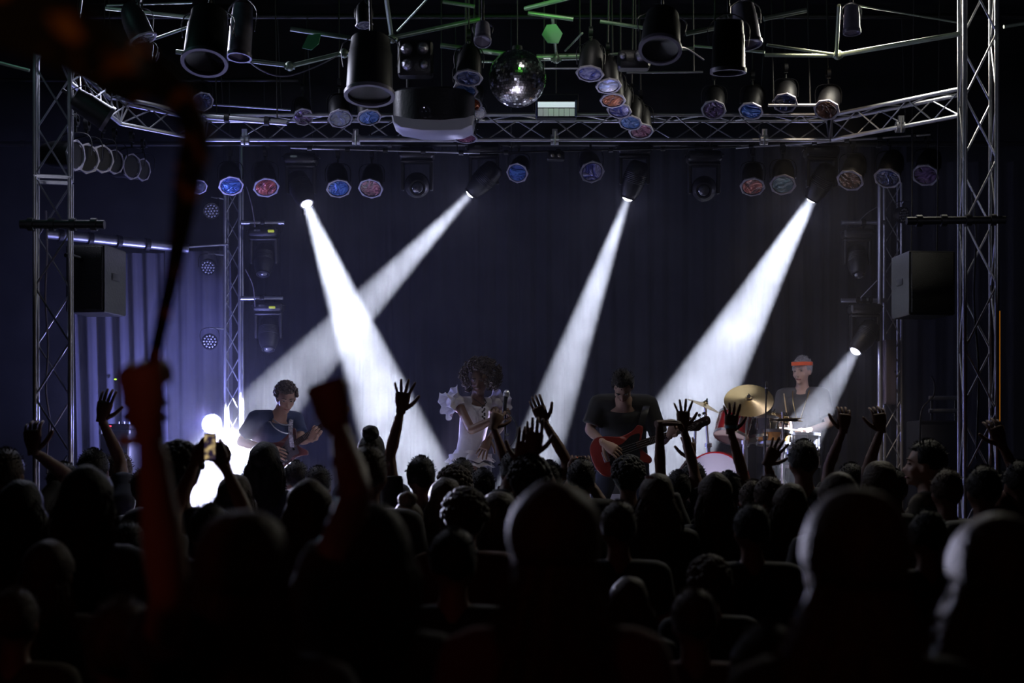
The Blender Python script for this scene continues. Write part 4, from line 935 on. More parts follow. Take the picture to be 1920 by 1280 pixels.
ZTOP = 1.748
GRP = 'concertgoers watching the stage'
PLACED = [(P(1738, 0, 8.0).x, 8.0)]
def crowd(x, ytop, d, hair, hm, lab, arms=None, shirt=0, fem=False, skin=SKINC, seed=0, var=0, yaw=0, sleeve=.62, smax=1.12, smin=.70, bulk=1.0, hs=1.0):
    """arms: dict R/L -> (px, py of wrist, depth offset, pose, tip px, tip py)"""
    for q in (0, .15, -.15, .3, -.3, .45, -.45, .6, -.6, .75, -.75, .9, -.9):
        d2 = d + q
        if d2 < 9.62 and d2 > 2.2 and all(math.hypot(P(x, 0, d2).x - u, (d2 - v_) * 1.25) >= .43 for u, v_ in PLACED): d = d2; break
    PLACED.append((P(x, 0, d).x, d))
    top = P(x, ytop, d); s = top.z / ZTOP; s = max(smin, min(smax, s)); lift = 0.0
    loc = Vector((top.x, d, 0))
    if not arms: return crowd_still(lab, loc, s, fem, var, skin, CLO[shirt], hair, hm, seed, yaw)
    J = {}; poses = ['relaxed', 'relaxed']; hd = [None, None]; pn = [None, None]; th = [1, 1]; Rm = Matrix.Rotation(-radians(yaw), 3, 'Z')
    L = lambda q: Rm @ ((q - loc) / s)
    sh = {k: Vector(BASE['sh' + k]) for k in 'RL'}
    for k, a in arms.items():
        wx, wy, dd, pose, tx, ty = a[:6]; W = L(P(wx, wy, d + dd)); T = L(P(tx, ty, d + dd + (a[6] if len(a) > 6 else 0)))
        S = sh[k].copy(); 
        if fem: S.x *= .88
        if W.z > 1.55: S.z += .035; S.x *= .95
        J['sh' + k] = S; J['wr' + k] = W; J['el' + k] = ik(S, W, .30, .27, a[7] if len(a) > 7 and not isinstance(a[7], Vector) else ((1 if k == 'R' else -1) * .3, .7, -.55))
        if len(a) > 7 and isinstance(a[7], Vector): J['el' + k] = L(a[7])
        i = 'RL'.index(k); poses[i] = pose; hd[i] = T - W; pn[i] = a[8] if len(a) > 8 else (0, 1, 0); th[i] = a[9] if len(a) > 9 else 1
    r, j, M = human('person', lab, loc, radians(yaw), s, J, fem=fem, skin=skin, shirt=CLO[shirt], hair=hair, hairm=hm, hseed=seed, hand_pose=poses, palm=pn, hdir=hd, sleeve=sleeve, thumb=th, bulk=bulk, hair_scale=hs)
    return r
C = crowd
# --- front rows (far from camera), left to right
C(176, 846, 8.3, 'short', HB, 'concertgoer with short dark hair in front of the left tower foot', dict(R=(190, 785, .1, 'point', 197, 757)), 1)
C(223, 852, 9.0, 'short', HBR, 'small dark head just left of the raised forearm with the light wristband', None, 0)
C(335, 838, 6.4, 'curly', HB, 'concertgoer with bushy dark hair left of the raised phone', None, 1)
C(497, 832, 8.6, 'long', HB, 'long-haired concertgoer directly below the guitarist', None, 1, True)
C(441, 893, 7.2, 'long', HBR, 'concertgoer with lank hair between the phone and the guitarist', None, 1, True)
C(555, 868, 9.4, 'short', HB, 'small round dark head right of the long-haired one below the guitarist', None, 0)
C(597, 878, 9.3, 'short', HB, 'round dark head just left of the raised fist arm', None, 2)
C(697, 816, 8.9, 'bun', HB, 'concertgoer with dark bun between the fist arm and the open hand', None, 1, True)
C(790, 860, 8.6, 'short', HB, 'round-headed concertgoer with an open hand raised before the left beam', dict(L=(752, 768, .0, 'wide', 760, 705, 0, (-.5, .2, -.9), (0, 1, 0), -1)), 0)
C(866, 864, 9.4, 'short', HB, 'small dark head just below the vocalist, farther one', None, 0)
C(852, 880, 8.4, 'curly', HBR, 'brown curly head below the vocalist, left one', None, 2, seed=1)
C(905, 882, 9.2, 'short', HB, 'short-haired concertgoer reaching one arm across the vocalist', dict(R=(925, 800, 0, 'relaxed', 938, 765, .05, (.3, 0, -.8))), 3)
C(965, 848, 8.8, 'short', HB, 'dark round head right of the microphone stand', None, 0, var=1)
C(1030, 868, 8.8, 'short', HB, 'concertgoer pointing a flat hand up right of the microphone stand', dict(R=(1020, 790, .0, 'point', 1003, 748, 0, (.6, 0, -.8))), 1)
C(992, 862, 7.0, 'curly', HB, 'concertgoer raising two fingers-up hands in front of the third beam', dict(L=(978, 868, 0, 'point', 985, 826), R=(1000, 850, 0, 'point', 1003, 796)), 0)
C(1090, 864, 8.6, 'short', HB, 'concertgoer left of the bass player holding a phone over the head', dict(L=(1078, 890, .35, 'grip', 1082, 862), R=(1098, 890, .35, 'grip', 1094, 862)), 0)
C(1178, 862, 8.4, 'curly', HB, 'dark bushy head directly below the bass guitar body', None, 0, seed=2)
C(1232, 892, 7.0, 'longer', HBL, 'blond long-haired concertgoer with a bright hair clip', None, 0, True)
C(1341, 890, 7.0, 'longer', HBR, 'brown long-haired concertgoer, right neighbour of the one with the clip', None, 0, True, seed=1)
C(1272, 886, 8.8, 'short', HB, 'concertgoer raising an open hand with spread fingers beside the bass headstock', dict(R=(1281, 800, .0, 'wide', 1281, 742)), 1)
C(1226, 900, 8.4, 'short', HBR, 'concertgoer stretching a bent arm with flat hand over the bass neck', dict(R=(1236, 794, .0, 'relaxed', 1272, 788, .05, (-.2, 0, -.9), (0, 0, -1))), 0)
C(1300, 870, 8.6, 'short', HB, 'concertgoer in front of the red bass drum with one small hand up', dict(L=(1296, 858, .1, 'relaxed', 1292, 834)), 0)
C(1366, 888, 8.5, 'short', HB, 'concertgoer with bracelet on the arm raised before the big cymbal', dict(R=(1370, 808, .0, 'open', 1374, 748)), 0)
C(1412, 904, 8.3, 'short', HBR, 'concertgoer reaching a slanted arm towards the drum stands', dict(R=(1438, 868, .0, 'open', 1452, 846)), 2)
C(1442, 897, 8.0, 'short', HBR, 'round brown head below the drum stands', None, 0)
C(1482, 910, 7.4, 'long', HBR, 'long-haired concertgoer, third right of the blond one with the clip', None, 0, True)
C(1507, 829, 8.6, 'short', HB, 'large round head rimmed violet right below the drummer', None, 1)
C(1596, 872, 8.6, 'short', HB, 'concertgoer with raised closed hand right of the drummer', dict(L=(1581, 806, .0, 'relaxed', 1584, 768)), 0)
C(1572, 890, 6.2, 'long', HBL, 'light-haired concertgoer left of the woman rimmed in yellow', None, 0, True, seed=3)
C(1650, 867, 7.4, 'long', HBL, 'woman whose hair is rimmed yellow below the slim right truss', None, 0, True, seed=2)
C(1676, 884, 8.8, 'short', HB, 'concertgoer holding a hand against the slim right truss post', dict(L=(1652, 806, .0, 'relaxed', 1646, 768, 0, (-.4, 0, -.8))), 0)
C(1776, 884, 8.0, 'short', HBR, 'dark head left of the foot of the right tower', None, 0)
C(1845, 878, 7.0, 'short', HB, 'broad dark head in front of the right tower foot', None, 2)
C(1912, 868, 8.0, 'short', HB, 'concertgoer at the right edge scratching with a bent arm', dict(L=(1878, 832, .05, 'relaxed', 1866, 800, 0, (.1, 0, -.9))), 3, sleeve=.5)
C(12, 846, 7.2, 'short', HBR, 'concertgoer at the left edge, hand up against the left tower', dict(R=(62, 845, .05, 'relaxed', 60, 800, 0, (.3, .2, -.7))), 2)
C(40, 905, 5.8, 'long', HB, 'concertgoer cut by the left edge of the picture', None, 4, True)
C(120, 872, 7.6, 'short', HB, 'dark head behind the concertgoer in front of the left tower', None, 0)
C(275, 880, 7.8, 'short', HBR, 'dark head behind the big blurred raised forearm', None, 0)
# --- middle rows
C(162, 880, 5.0, 'long', HB, 'large dark long-haired head left of the reddish raised forearm', None, 1, True, seed=1)
C(394, 952, 5.6, 'short', HB, 'concertgoer filming with a phone held up against the white glare', dict(L=(368, 862, .25, 'grip', 388, 838, 0, (-.9, 0, -.3)), R=(420, 872, .25, 'grip', 403, 842, 0, (.9, 0, -.2))), 2)
C(580, 905, 5.4, 'long', HBR, 'long-haired concertgoer left of the raised fist arm, mid crowd', None, 0, True, seed=1)
C(765, 940, 6.8, 'bun', HBL, 'light-haired head with a bun, below the raised open hand', None, 0, True, seed=1)
C(872, 926, 6.0, 'curly', HBR, 'brown tousled head, lower one of those below the vocalist', None, 3, seed=1)
C(836, 900, 7.0, 'long', HBR, 'brown long-haired head, left of those below the vocalist', None, 2, True)
C(935, 925, 6.2, 'long', HBR, 'shoulder-length hair left of the biggest head at the centre', None, 2, True, seed=2)
C(850, 998, 4.5, 'short', HB, 'big round short-haired head left of the biggest head at the centre', None, 0)
C(1160, 945, 6.0, 'short', HBR, 'dark head between the centre head and the blond one with the clip', None, 0)
C(1180, 1086, 5.0, 'long', HBR, 'low head tucked right beside the biggest centre head', None, 0, True)
C(1330, 1052, 5.4, 'curly', HBR, 'low curly head in the dark gap right of centre, farther one', None, 0, seed=2)
C(1302, 1110, 4.2, 'short', HBR, 'low short-haired head in the dark gap right of centre, nearer one', None, 3)
C(1410, 950, 6.0, 'short', HB, 'dark head left of the long pale flowing hair', None, 0)
C(1740, 962, 5.8, 'short', HB, 'dark head below the man in the patterned shirt', None, 0)
C(92, 1018, 4.6, 'long', HBR, 'long-haired head low at the left', None, 2, True, seed=3)
C(28, 1110, 4.2, 'short', HBR, 'low head in the bottom left corner', None, 4)
C(690, 842, 6.6, 'short', HBR, 'greenish-rimmed round head just right of the raised fist arm', None, 0)
C(240, 985, 5.2, 'short', HB, 'dark head beside the reddish raised forearm', None, 0)
# --- nearest people
C(692, 955, 2.95, 'long', HB, 'near blurred dark head whose owner raises a big fist', dict(L=(634, 800, .12, 'fist', 608, 715, 0, P(668, 925, 2.85), (.2, 1, 0))), 0, True, seed=7)
C(456, 966, 2.75, 'longer', HBR, 'near blurred long-haired woman whose left forearm rises past the drapes', dict(L=(278, 800, -.25, 'grip', 262, 700, 0, P(318, 1120, 2.35), (.3, 1, 0))), 1, True, SKIN, seed=2)
C(1040, 913, 2.7, 'longer', HBR, 'nearest long-haired head at the bottom centre', None, 3, True, seed=4)
C(1605, 932, 2.35, 'flow', HBL, 'near woman with long pale hair flowing down to the left', None, 0, True, seed=5)
C(1870, 972, 2.6, 'longer', HBL, 'near blurred head at the bottom right with a blue-lit strand', None, 1, True, seed=6)
C(560, 1150, 2.6, 'short', HB, 'near low dark head at the bottom left of centre', None, 0)
C(230, 1135, 2.9, 'short', HBR, 'near dark head at the bottom left behind the red forearm', None, 3)
C(1440, 1180, 2.8, 'short', HB, 'near low head under the flowing pale hair', None, 0)
# man in profile with lit face
r, j, M = human('person', 'man in a patterned shirt turning his lit face to the left', (P(1738, 0, 8.0).x, 8.0, 0), radians(62), P(0, 829, 8.0).z / ZTOP, skin=SKIN3, shirt=mat('camo', (.09, .07, .045), .85, var=.9, vscale=9, bscale=9), hair='short', hairm=HB, face=True, vox=.013, head_rot=(0, 0, 10))
# small held items
t = thing('phone', 'raised phone with a bright screen in front of the white glare', 'phone', P(394, 838, 5.75))
k = 5.75 / F
obj('phone_body', box(G(), (0, 0, 0), (24 * k, .009, 52 * k), bev=.004), BLACKP, t)
def scr(nm, cols, sc=18, es=1.0):
    m = bpy.data.materials.new(nm); m.use_nodes = True; nt = m.node_tree; b = nt.nodes['Principled BSDF']; tc = nt.nodes.new('ShaderNodeTexCoord'); v = nt.nodes.new('ShaderNodeTexNoise'); v.inputs['Scale'].default_value = sc; cr = nt.nodes.new('ShaderNodeValToRGB')
    e = cr.color_ramp.elements; e[0].position = .45; e[0].color = (*cols[0], 1); e[1].position = .62; e[1].color = (*cols[1], 1); nt.links.new(tc.outputs['Object'], v.inputs[0]); nt.links.new(v.outputs[0], cr.inputs[0]); nt.links.new(cr.outputs[0], b.inputs['Emission Color']); b.inputs['Emission Strength'].default_value = es; b.inputs['Base Color'].default_value = (.01, .01, .01, 1); return m
obj('phone_screen', box(G(), (0, -.0055, 0), (20 * k, .002, 46 * k)), scr('screen_gold', ((.03, .02, .05), (.75, .55, .25)), 40, .7), t)
t = thing('phone', 'phone with a reddish screen held over a head beside the bass player', 'phone', P(1088, 861, 8.9)); k = 8.9 / F
obj('phone_body', box(G(), (0, 0, 0), (20 * k, .009, 14 * k), bev=.003), BLACKP, t); obj('phone_screen', box(G(), (0, -.0055, 0), (17 * k, .002, 9 * k)), scr('screen_red', ((.4, .05, .03), (1, .55, .3)), 50, 1.0), t)
t = thing('hair_clip', 'bright clip in the blond hair below the bass player', 'hair clip', P(1217, 897, 6.92)); obj('clip', box(G(), (0, 0, .006), (.045, .012, .014), bev=.004), mat('white_clip', (.8, .8, .85), .3), t)
# near wristbands
for (x, y, d, r0, c, l) in ((267, 826, 2.57, .036, (.55, .60, .66), 'pale band round the blurred raised forearm'), (272, 782, 2.55, .036, (.06, .05, .30), 'blue bands round the blurred raised wrist'), (1371, 800, 8.5, .032, (.1, .3, .4), 'small teal bracelet on the arm before the big cymbal')):
    t = thing('wristband', l, 'bracelet', P(x, y, d))
    for q in ((0, .02) if 'blue' in l else (0,)): obj('band', lathe(G(), [(r0, -.009), (r0 + .005, -.009), (r0 + .005, .009), (r0, .009)], 20, None, (0, 0, q * 1.3), closed=True), mat('band_' + l[:4], c, .5), t)
# dark scarf whirled above the hand at the left
def ribbon(pts, wid, th=.012):
    g = G(); pts = smooth_path(pts, 8); n = len(pts); fr = frames(pts); vs = []; m = 9
    for i, p in enumerate(pts):
        t = i / (n - 1) * (len(wid) - 1); a = int(min(t, len(wid) - 2)); w_ = wid[a] * (1 - (t - a)) + wid[a + 1] * (t - a); tt = fr[i][0]; sd = tt.cross(Vector((0, 1, .15))).normalized(); nn = sd.cross(tt)
        for s in (0, 1):
            for q in range(m):
                u = q / (m - 1) - .5; vs.append(p + sd * (u * w_) + nn * (.10 * w_ * sin(u * 9 + i * .25) + (s - .5) * th))
    fs = []
    for i in range(n - 1):
        for q in range(m - 1):
            a = i * 2 * m + q; b = a + 2 * m; fs.append((a, a + 1, b + 1, b)); a += m; b += m; fs.append((a + 1, a, b, b + 1))
        a = i * 2 * m; b = a + 2 * m; fs.append((a, b, b + m, a + m)); fs.append((a + m - 1, a + 2 * m - 1, b + 2 * m - 1, b + m - 1))
    g.add(vs, fs); return g
SCM = bpy.data.materials.new('scarf_cloth'); SCM.use_nodes = True; nt = SCM.node_tree; b = nt.nodes['Principled BSDF']; b.inputs['Roughness'].default_value = .9
tc = nt.nodes.new('ShaderNodeTexCoord'); v = nt.nodes.new('ShaderNodeTexNoise'); v.inputs['Scale'].default_value = 15.0; cr = nt.nodes.new('ShaderNodeValToRGB'); e = cr.color_ramp.elements; e[0].position = .55; e[0].color = (.006, .004, .004, 1); e[1].position = .62; e[1].color = (.42, .16, .02, 1)
nt.links.new(tc.outputs['Object'], v.inputs[0]); nt.links.new(v.outputs[0], cr.inputs[0]); nt.links.new(cr.outputs[0], b.inputs['Base Color'])
ds = 2.35
spx = ((276, 730, 2.4, 22), (300, 620, 2.3, 26), (330, 480, 2.1, 36), (352, 340, 1.9, 50), (366, 255, 1.75, 70), (325, 190, 1.6, 100), (235, 135, 1.45, 120), (130, 75, 1.35, 130), (-30, 5, 1.3, 140))
sp = [P(x, y, d) for x, y, d, w_ in spx]
tag(obj('scarf', ribbon(sp, [w_ * d / F for x, y, d, w_ in spx], .006), SCM), 'dark blurred scarf with orange patches swung up from the left hand', 'scarf')
lamp('scarf_fill', 'SPOT', (-.15, .5, 1.95), 3, (1, .5, .2), P(190, 120, 1.42), size=.1, angle=36, blend=.9)  # added unseen light bringing up the orange of the scarf
# ------------------------------------------------------------------ the band
def perf(name_l, px, d, zfloor, s, rz, J, arms, **kw):
    loc = Vector((P(px, 0, d).x, d, zfloor)); Rm = Matrix.Rotation(-rz, 3, 'Z'); L = lambda q: Rm @ ((Vector(q) - loc) / s)
    JJ = dict(J); hd = [None, None]; pn = [None, None]
    for k, (W, T, hint, nrm) in arms.items():
        S = Vector(JJ.get('sh' + k, BASE['sh' + k])); Wl = L(W); JJ['wr' + k] = Wl; i = 'RL'.index(k)
        if isinstance(hint, Vector): JJ['el' + k] = L(hint)
        else: JJ['el' + k] = ik(S, Wl, .30, .27, hint)
        hd[i] = L(T) - Wl; pn[i] = Rm @ Vector(nrm)
    return human('person', name_l, loc, rz, s, JJ, hdir=hd, palm=pn, vox=.0115, face=True, **kw), L
def sitting(z): return dict(pel=(0, 0, z), waist=(0, .0, z + .13), chest=(0, .03, z + .34), neck=(0, .03, z + .53), head=(0, .055, z + .685), hipR=(.10, .03, z - .02), hipL=(-.10, .03, z - .02),
    kneeR=(.20, .44, z - .02), kneeL=(-.20, .44, z - .02), ankR=(.20, .42, .085), ankL=(-.20, .42, .085), shR=(.178, .02, z + .47), shL=(-.178, .02, z + .47))
TEE = mat('tee_black', (.016, .016, .018), .85, sheen=.15, bump=.3, bscale=9); TEEN = mat('tee_navy', (.018, .028, .075), .85, sheen=.15, bump=.3, bscale=9); TEEG = mat('tee_charcoal', (.045, .045, .05), .85, sheen=.2, bump=.3, bscale=9)
WCLO = mat('white_cloth', (.70, .68, .80), .75, sheen=.3, bump=.35, bscale=26)
# vocalist
afro = G(); ra = random.Random(4)
ell(afro, (0, -.045, .04), (.105, .09, .115), 22, 16)
for _ in range(520):
    a = ra.uniform(0, 2 * pi); th = math.acos(ra.uniform(-.75, 1)); n = Vector((sin(th) * cos(a), sin(th) * sin(a), cos(th))); q = Vector((n.x * .152, n.y * .13 - .03, n.z * .138 + .03)) * ra.uniform(.86, 1.05)
    if q.y > .0 and abs(q.x) < .064 and q.z < .075: continue
    t1 = n.orthogonal().normalized(); t2 = n.cross(t1); r_ = ra.uniform(.010, .017); pts = [q + n * (k * .006) + (t1 * cos(k * 1.5) + t2 * sin(k * 1.5)) * r_ for k in range(7)]
    tube(afro, pts, ra.uniform(.0035, .0055), n=5, rnd=False)
AFM = mat('afro_brown', (.035, .017, .009), .6, sheen=.12)
YV = math.pi + .5; dV = 11.3
def ruff(g, c, ax, r0, r1, L, waves=9, amp=.16, sq_=1.0, side=(1, 0, 0)):
    """a flared wavy ruffle: short wavy cone with thickness"""
    M = basis(side, ax, c); n = 60; rows = 6; vs = []; fs = []
    for s_ in (0, .004):
        for i in range(rows):
            t = i / (rows - 1)
            for j in range(n):
                a = 2 * pi * j / n; r = (r0 + (r1 - r0) * t) * (1 + amp * t * sin(waves * a + 1.3 * sin(2 * a))) - s_
                vs.append(M @ Vector((r * cos(a), r * sin(a) * sq_, L * (t ** .8) + .012 * t * cos(waves * a))))
    N = rows * n
    for i in range(rows - 1):
        for j in range(n): a = i * n + j; b = i * n + (j + 1) % n; fs.append((a, b, b + n, a + n)); fs.append((b + N, a + N, a + n + N, b + n + N))
    for j in range(n):
        k = (j + 1) % n; fs.append((k, j, j + N, k + N)); a = (rows - 1) * n + j; b = (rows - 1) * n + k; fs.append((a, b, b + N, a + N))
    g.add(vs, fs)
(rv, jv, Mv), Lv = perf('curly-haired vocalist in a white ruffled playsuit leaning over the microphone stand', 882, dV, SZ, .93, YV,
    dict(pel=(0, 0, .95), waist=(0, .02, 1.09), chest=(-.03, .02, 1.27), neck=(-.05, .03, 1.45), head=(-.055, .075, 1.60), shR=(.125, .01, 1.405), shL=(-.215, .0, 1.40), hipR=(.09, 0, .92), hipL=(-.09, 0, .92), kneeR=(.10, .09, .52), kneeL=(-.11, .02, .50)),
    dict(R=(P(933, 783, 10.95), P(948, 768, 10.9), P(884, 806, 11.0), (0, .6, -.8)), L=(P(916, 824, 11.05), P(905, 846, 11.0), P(938, 800, 11.3), (.3, 1, 0))),
    fem=True, skin=SKIN2, shirt=WCLO, sleeve=.18, pants=None, hair=None, hand_pose=('grip', 'open'), head_rot=(-14, 0, -42), bulk=.86)
o = obj('hair', afro, AFM, rv); o.matrix_local = Mv
g = G(); ruff(g, jv['pel'] + Vector((0, 0, .06)), (0, 0, -1), .135, .215, .10, 8, .10, .72); ruff(g, jv['pel'] + Vector((0, 0, .0)), (0, 0, -1), .150, .225, .085, 9, .12, .72, (1, .3, 0)); obj('hip_ruffle', g, WCLO, rv)
g = G()
for s_ in ('R', 'L'):
    H, K = jv['hip' + s_], jv['knee' + s_]; tube(g, [H + Vector((0, 0, .05)), H.lerp(K, .12), H.lerp(K, .26)], [.105, .100, .094], n=20)
obj('shorts', g, WCLO, rv)
for s_ in ('R', 'L'):
    S, E = jv['sh' + s_], jv['el' + s_]; sg = 1 if s_ == 'R' else -1; g = G()
    ell(g, S + Vector((sg * .02, 0, .012)), (.078, .080, .066), 24, 16, fn=lambda p: noisy(p, .16, 26, sg)); ruff(g, S + Vector((sg * .045, 0, .0)), (sg * .9, 0, -.25), .062, .118, .075, 7, .14, 1.0, (0, 1, 0)); ruff(g, S + Vector((sg * .02, 0, .03)), (sg * .8, 0, .45), .055, .10, .060, 6, .15, 1.0, (0, 1, 0)); obj('shoulder_ruffle', g, WCLO, rv)
g = G()
for k in range(14): 
    a = k / 13; ell(g, jv['neck'] + Vector((.012 * sin(k * 2), .112 + .012 * sin(a * 3), -.07 - a * .17)), (.010, .006, .010), 8, 6)
for s_ in (-1, 1): tube(g, [jv['neck'] + Vector((s_ * .055, .03, -.005)), jv['neck'] + Vector((s_ * .035, .10, -.04)), jv['neck'] + Vector((0, .115, -.075))], .004, n=6)
obj('pendant', g, mat('dark_pendant', (.03, .025, .02), .3, .5), rv)
# microphone stand
t = thing('microphone_stand', 'black microphone stand the vocalist leans on', 'microphone stand', (P(938, 0, 10.92).x, 10.92, SZ)); tp = P(949, 742, 10.9) - t.location
g = G(); lathe(g, [(.13, 0), (.13, .012), (.03, .03), (.0, .032)], 24); obj('round_base', g, DARKM, t)
obj('pole', tube(G(), [(0, 0, .02), tp * .55], .0115), DARKM, t); obj('upper_pole', tube(G(), [tp * .52, tp * .99], .0075), DARKM, t)
obj('clutch', tube(G(), [tp * .50, tp * .56], .017, n=12), DARKM, t); obj('side_knob', tube(G(), [tp * .78, tp * .78 + Vector((.03, -.01, 0))], [.007, .012], n=8), DARKM, t)
t = thing('microphone', 'silver-headed microphone on top of its black stand', 'microphone', P(949, 742, 10.9)); dm = Vector((-.15, -.05, -1)).normalized()
obj('mic_body', tube(G(), [dm * -.0, dm * .15], [.017, .011], n=12, rnd=True), DARKM, t); obj('mic_head', ell(G(), dm * -.018, (.026, .026, .030), 16, 12), CHROME, t); obj('mic_ring', lathe(G(), [(.019, -.004), (.0265, -.004), (.0265, .004), (.019, .004)], 16, align(dm), closed=True), CHROME, t)
cable('black microphone cable looping down beside the vocalist', [P(950, 772, 10.88), P(960, 782, 10.86), P(969, 800, 10.86), P(966, 822, 10.86), P(952, 842, 10.88), P(942, 852, 10.9)], .0042, RUBBER, 'microphone_cable')

def closed(pts, k=5):
    n = len(pts); out = []
    for i in range(n):
        p0, p1, p2, p3 = [Vector((*pts[(i + q) % n], 0)) for q in (-1, 0, 1, 2)]
        for j in range(k):
            t = j / k; t2, t3 = t * t, t * t * t; v = .5 * ((2 * p1) + (p2 - p0) * t + (2 * p0 - 5 * p1 + 4 * p2 - p3) * t2 + (3 * p1 - p0 - 3 * p2 + p3) * t3); out.append((v.x, v.y))
    return out
WOOD = mat('neck_wood', (.10, .045, .022), .45, bump=.05); PICK = mat('black_pickguard', (.02, .02, .025), .2, coat=.5)
def guitar(name, label, cat, cen, tip, nstr, bodym, guardm, headm, s=1.0, nrm=(0, -1, .12)):
    x = (Vector(tip) - Vector(cen)); L = x.length / s; M = basis(x, nrm, cen) @ Matrix.Scale(s, 4)
    t = thing(name, label, cat, M=M)
    B = closed([(.17, .035), (.205, .095), (.215, .130), (.18, .148), (.12, .118), (.02, .108), (-.08, .145), (-.17, .155), (-.225, .10), (-.24, .02), (-.235, -.06), (-.20, -.135), (-.12, -.170), (-.03, -.150), (.05, -.118), (.12, -.135), (.175, -.16), (.195, -.125), (.165, -.07), (.15, -.032)])
    obj('body', prism(G(), B, .042, None, .008), bodym, t)
    gd = closed([(.15, .03), (.17, .08), (.10, .085), (.02, .05), (-.06, .04), (-.10, -.01), (-.12, -.09), (-.04, -.115), (.05, -.09), (.11, -.10), (.13, -.03)]); obj('pickguard', prism(G(), gd, .004, None, 0, (0, 0, .0225)), guardm, t)
    nl = L - .02; hs = .17 if nstr == 4 else .16; g = G(); tube(g, [(.12, 0, .018), (.2, 0, .020), (nl - hs, 0, .020)], [.031, .030, .022], n=10, side=(0, 1, 0), flat=.5); nk = obj('neck', g, WOOD, t)
    g = G(); prism(g, [(.13, -.030), (nl - hs, -.021), (nl - hs, .021), (.13, .030)], .006, None, 0, (0, 0, .034)); obj('fingerboard', g, mat('fingerboard', (.035, .018, .012), .45), nk)
    for k in range(16):
        fx = nl - hs - (nl - hs - .13) * (1 - 2 ** (-(k + 1) / 12)) * 1.28; 
        if fx > .14: obj('fret', box(G(), (fx, 0, .038), (.003, .044, .002)), CHROME, nk)
    H = closed([(nl - hs, .020), (nl - hs + .03, .030), (nl - .03, .045), (nl + .005, .035), (nl + .01, .0), (nl - .01, -.025), (nl - .06, -.028), (nl - .10, -.045), (nl - hs + .02, -.03), (nl - hs, -.022)], 3); obj('headstock', prism(G(), H, .016, None, .002, (0, 0, .012)), headm, t)
    for k in range(nstr):
        tx = nl - hs + .035 + k * (hs - .055) / max(1, nstr - 1); ty = .036 + .006 * k / nstr; g = G(); tube(g, [(tx, ty - .015, .012), (tx, ty + .022, .012)], .004, n=6); prism(g, [(-.011, 0), (.011, 0), (.013, .012), (.006, .020), (-.006, .020), (-.013, .012)], .006, Matrix.Rotation(0, 4, 'X'), 0, (tx, ty + .02, .012)); lathe(g, [(.007, .0), (.007, .012), (0, .013)], 8, None, (tx, ty - .03, .02)); obj('tuner', g, CHROME, t)
    for px_ in ((.03, -.05) if nstr == 4 else (.09, .02, -.06)):
        obj('pickup', box(G(), (px_, -.008, .029), (.028 if nstr == 4 else .018, .085, .012), bev=.003), PICK, t)
    g = G(); box(g, (-.135, -.005, .027), (.045, .085, .010), bev=.002); obj('bridge', g, CHROME, t)
    for k in range(nstr):
        y = (k - (nstr - 1) / 2) * (.018 if nstr == 4 else .010); obj('string', tube(G(), [(-.13, y - .004, .040), (nl - hs, y * .8, .043), (nl - hs + .05 + k * .02, y * .5, .03)], .0013 if nstr == 4 else .0009, n=4), ALU, t)
    for k in range(3): obj('knob', lathe(G(), [(.011, 0), (.011, .012), (.009, .014), (0, .014)], 12, None, (-.11 + k * .04, -.115 + k * .012, .024)), CHROME, t)
    return t
RED = mat('bass_red', (.26, .035, .03), .28, coat=.7); SUNB = mat('guitar_plum', (.14, .05, .055), .3, coat=.6)
# bass player
YB = math.pi - .05; dB = 11.25
(rb, jb, Mb), Lb = perf('bass player in a black T-shirt bending over a red bass', 1168, dB, SZ, 1.0, YB,
    dict(pel=(0, -.03, .90), waist=(0, .0, 1.03), chest=(0, .09, 1.20), neck=(0, .19, 1.335), head=(.01, .31, 1.425), shR=(.188, .12, 1.30), shL=(-.192, .12, 1.295), hipR=(.095, -.03, .88), hipL=(-.095, -.03, .88), kneeR=(.20, .06, .48), kneeL=(-.14, .08, .48), ankR=(.26, -.04, .085), ankL=(-.18, 0, .085)),
    dict(R=(P(1133, 831, 10.88), P(1156, 846, 10.84), P(1105, 806, 11.12), (0, 1, -.2)), L=(P(1256, 815, 10.90), P(1268, 796, 10.85), P(1240, 828, 11.12), (0, -1, .2))),
    skin=SKIN3, shirt=TEE, sleeve=.80, pants=JEANS, hair='short', hairm=HB, hseed=2, hand_pose=('relaxed', 'fret'), head_rot=(-62, 0, -6), bulk=1.12)
guitar('bass_guitar', 'red electric bass with dark pickguard played by the bending bass player', 'bass guitar', P(1166, 845, 10.92), P(1333, 789, 10.98), 4, RED, PICK, mat('dark_headstock', (.03, .012, .012), .35), 1.0)
t = thing('guitar_strap', 'black strap over the bass player shoulder', 'strap', P(1190, 770, 11.1)); o_ = P(1190, 770, 11.1)
obj('strap_band', tube(G(), smooth_path([P(1215, 752, 11.25) - o_, P(1211, 765, 10.98) - o_, P(1204, 790, 10.93) - o_, P(1204, 808, 10.93) - o_], 4), .026, n=8, side=(1, 0, 0), flat=.12), DARKM, t)
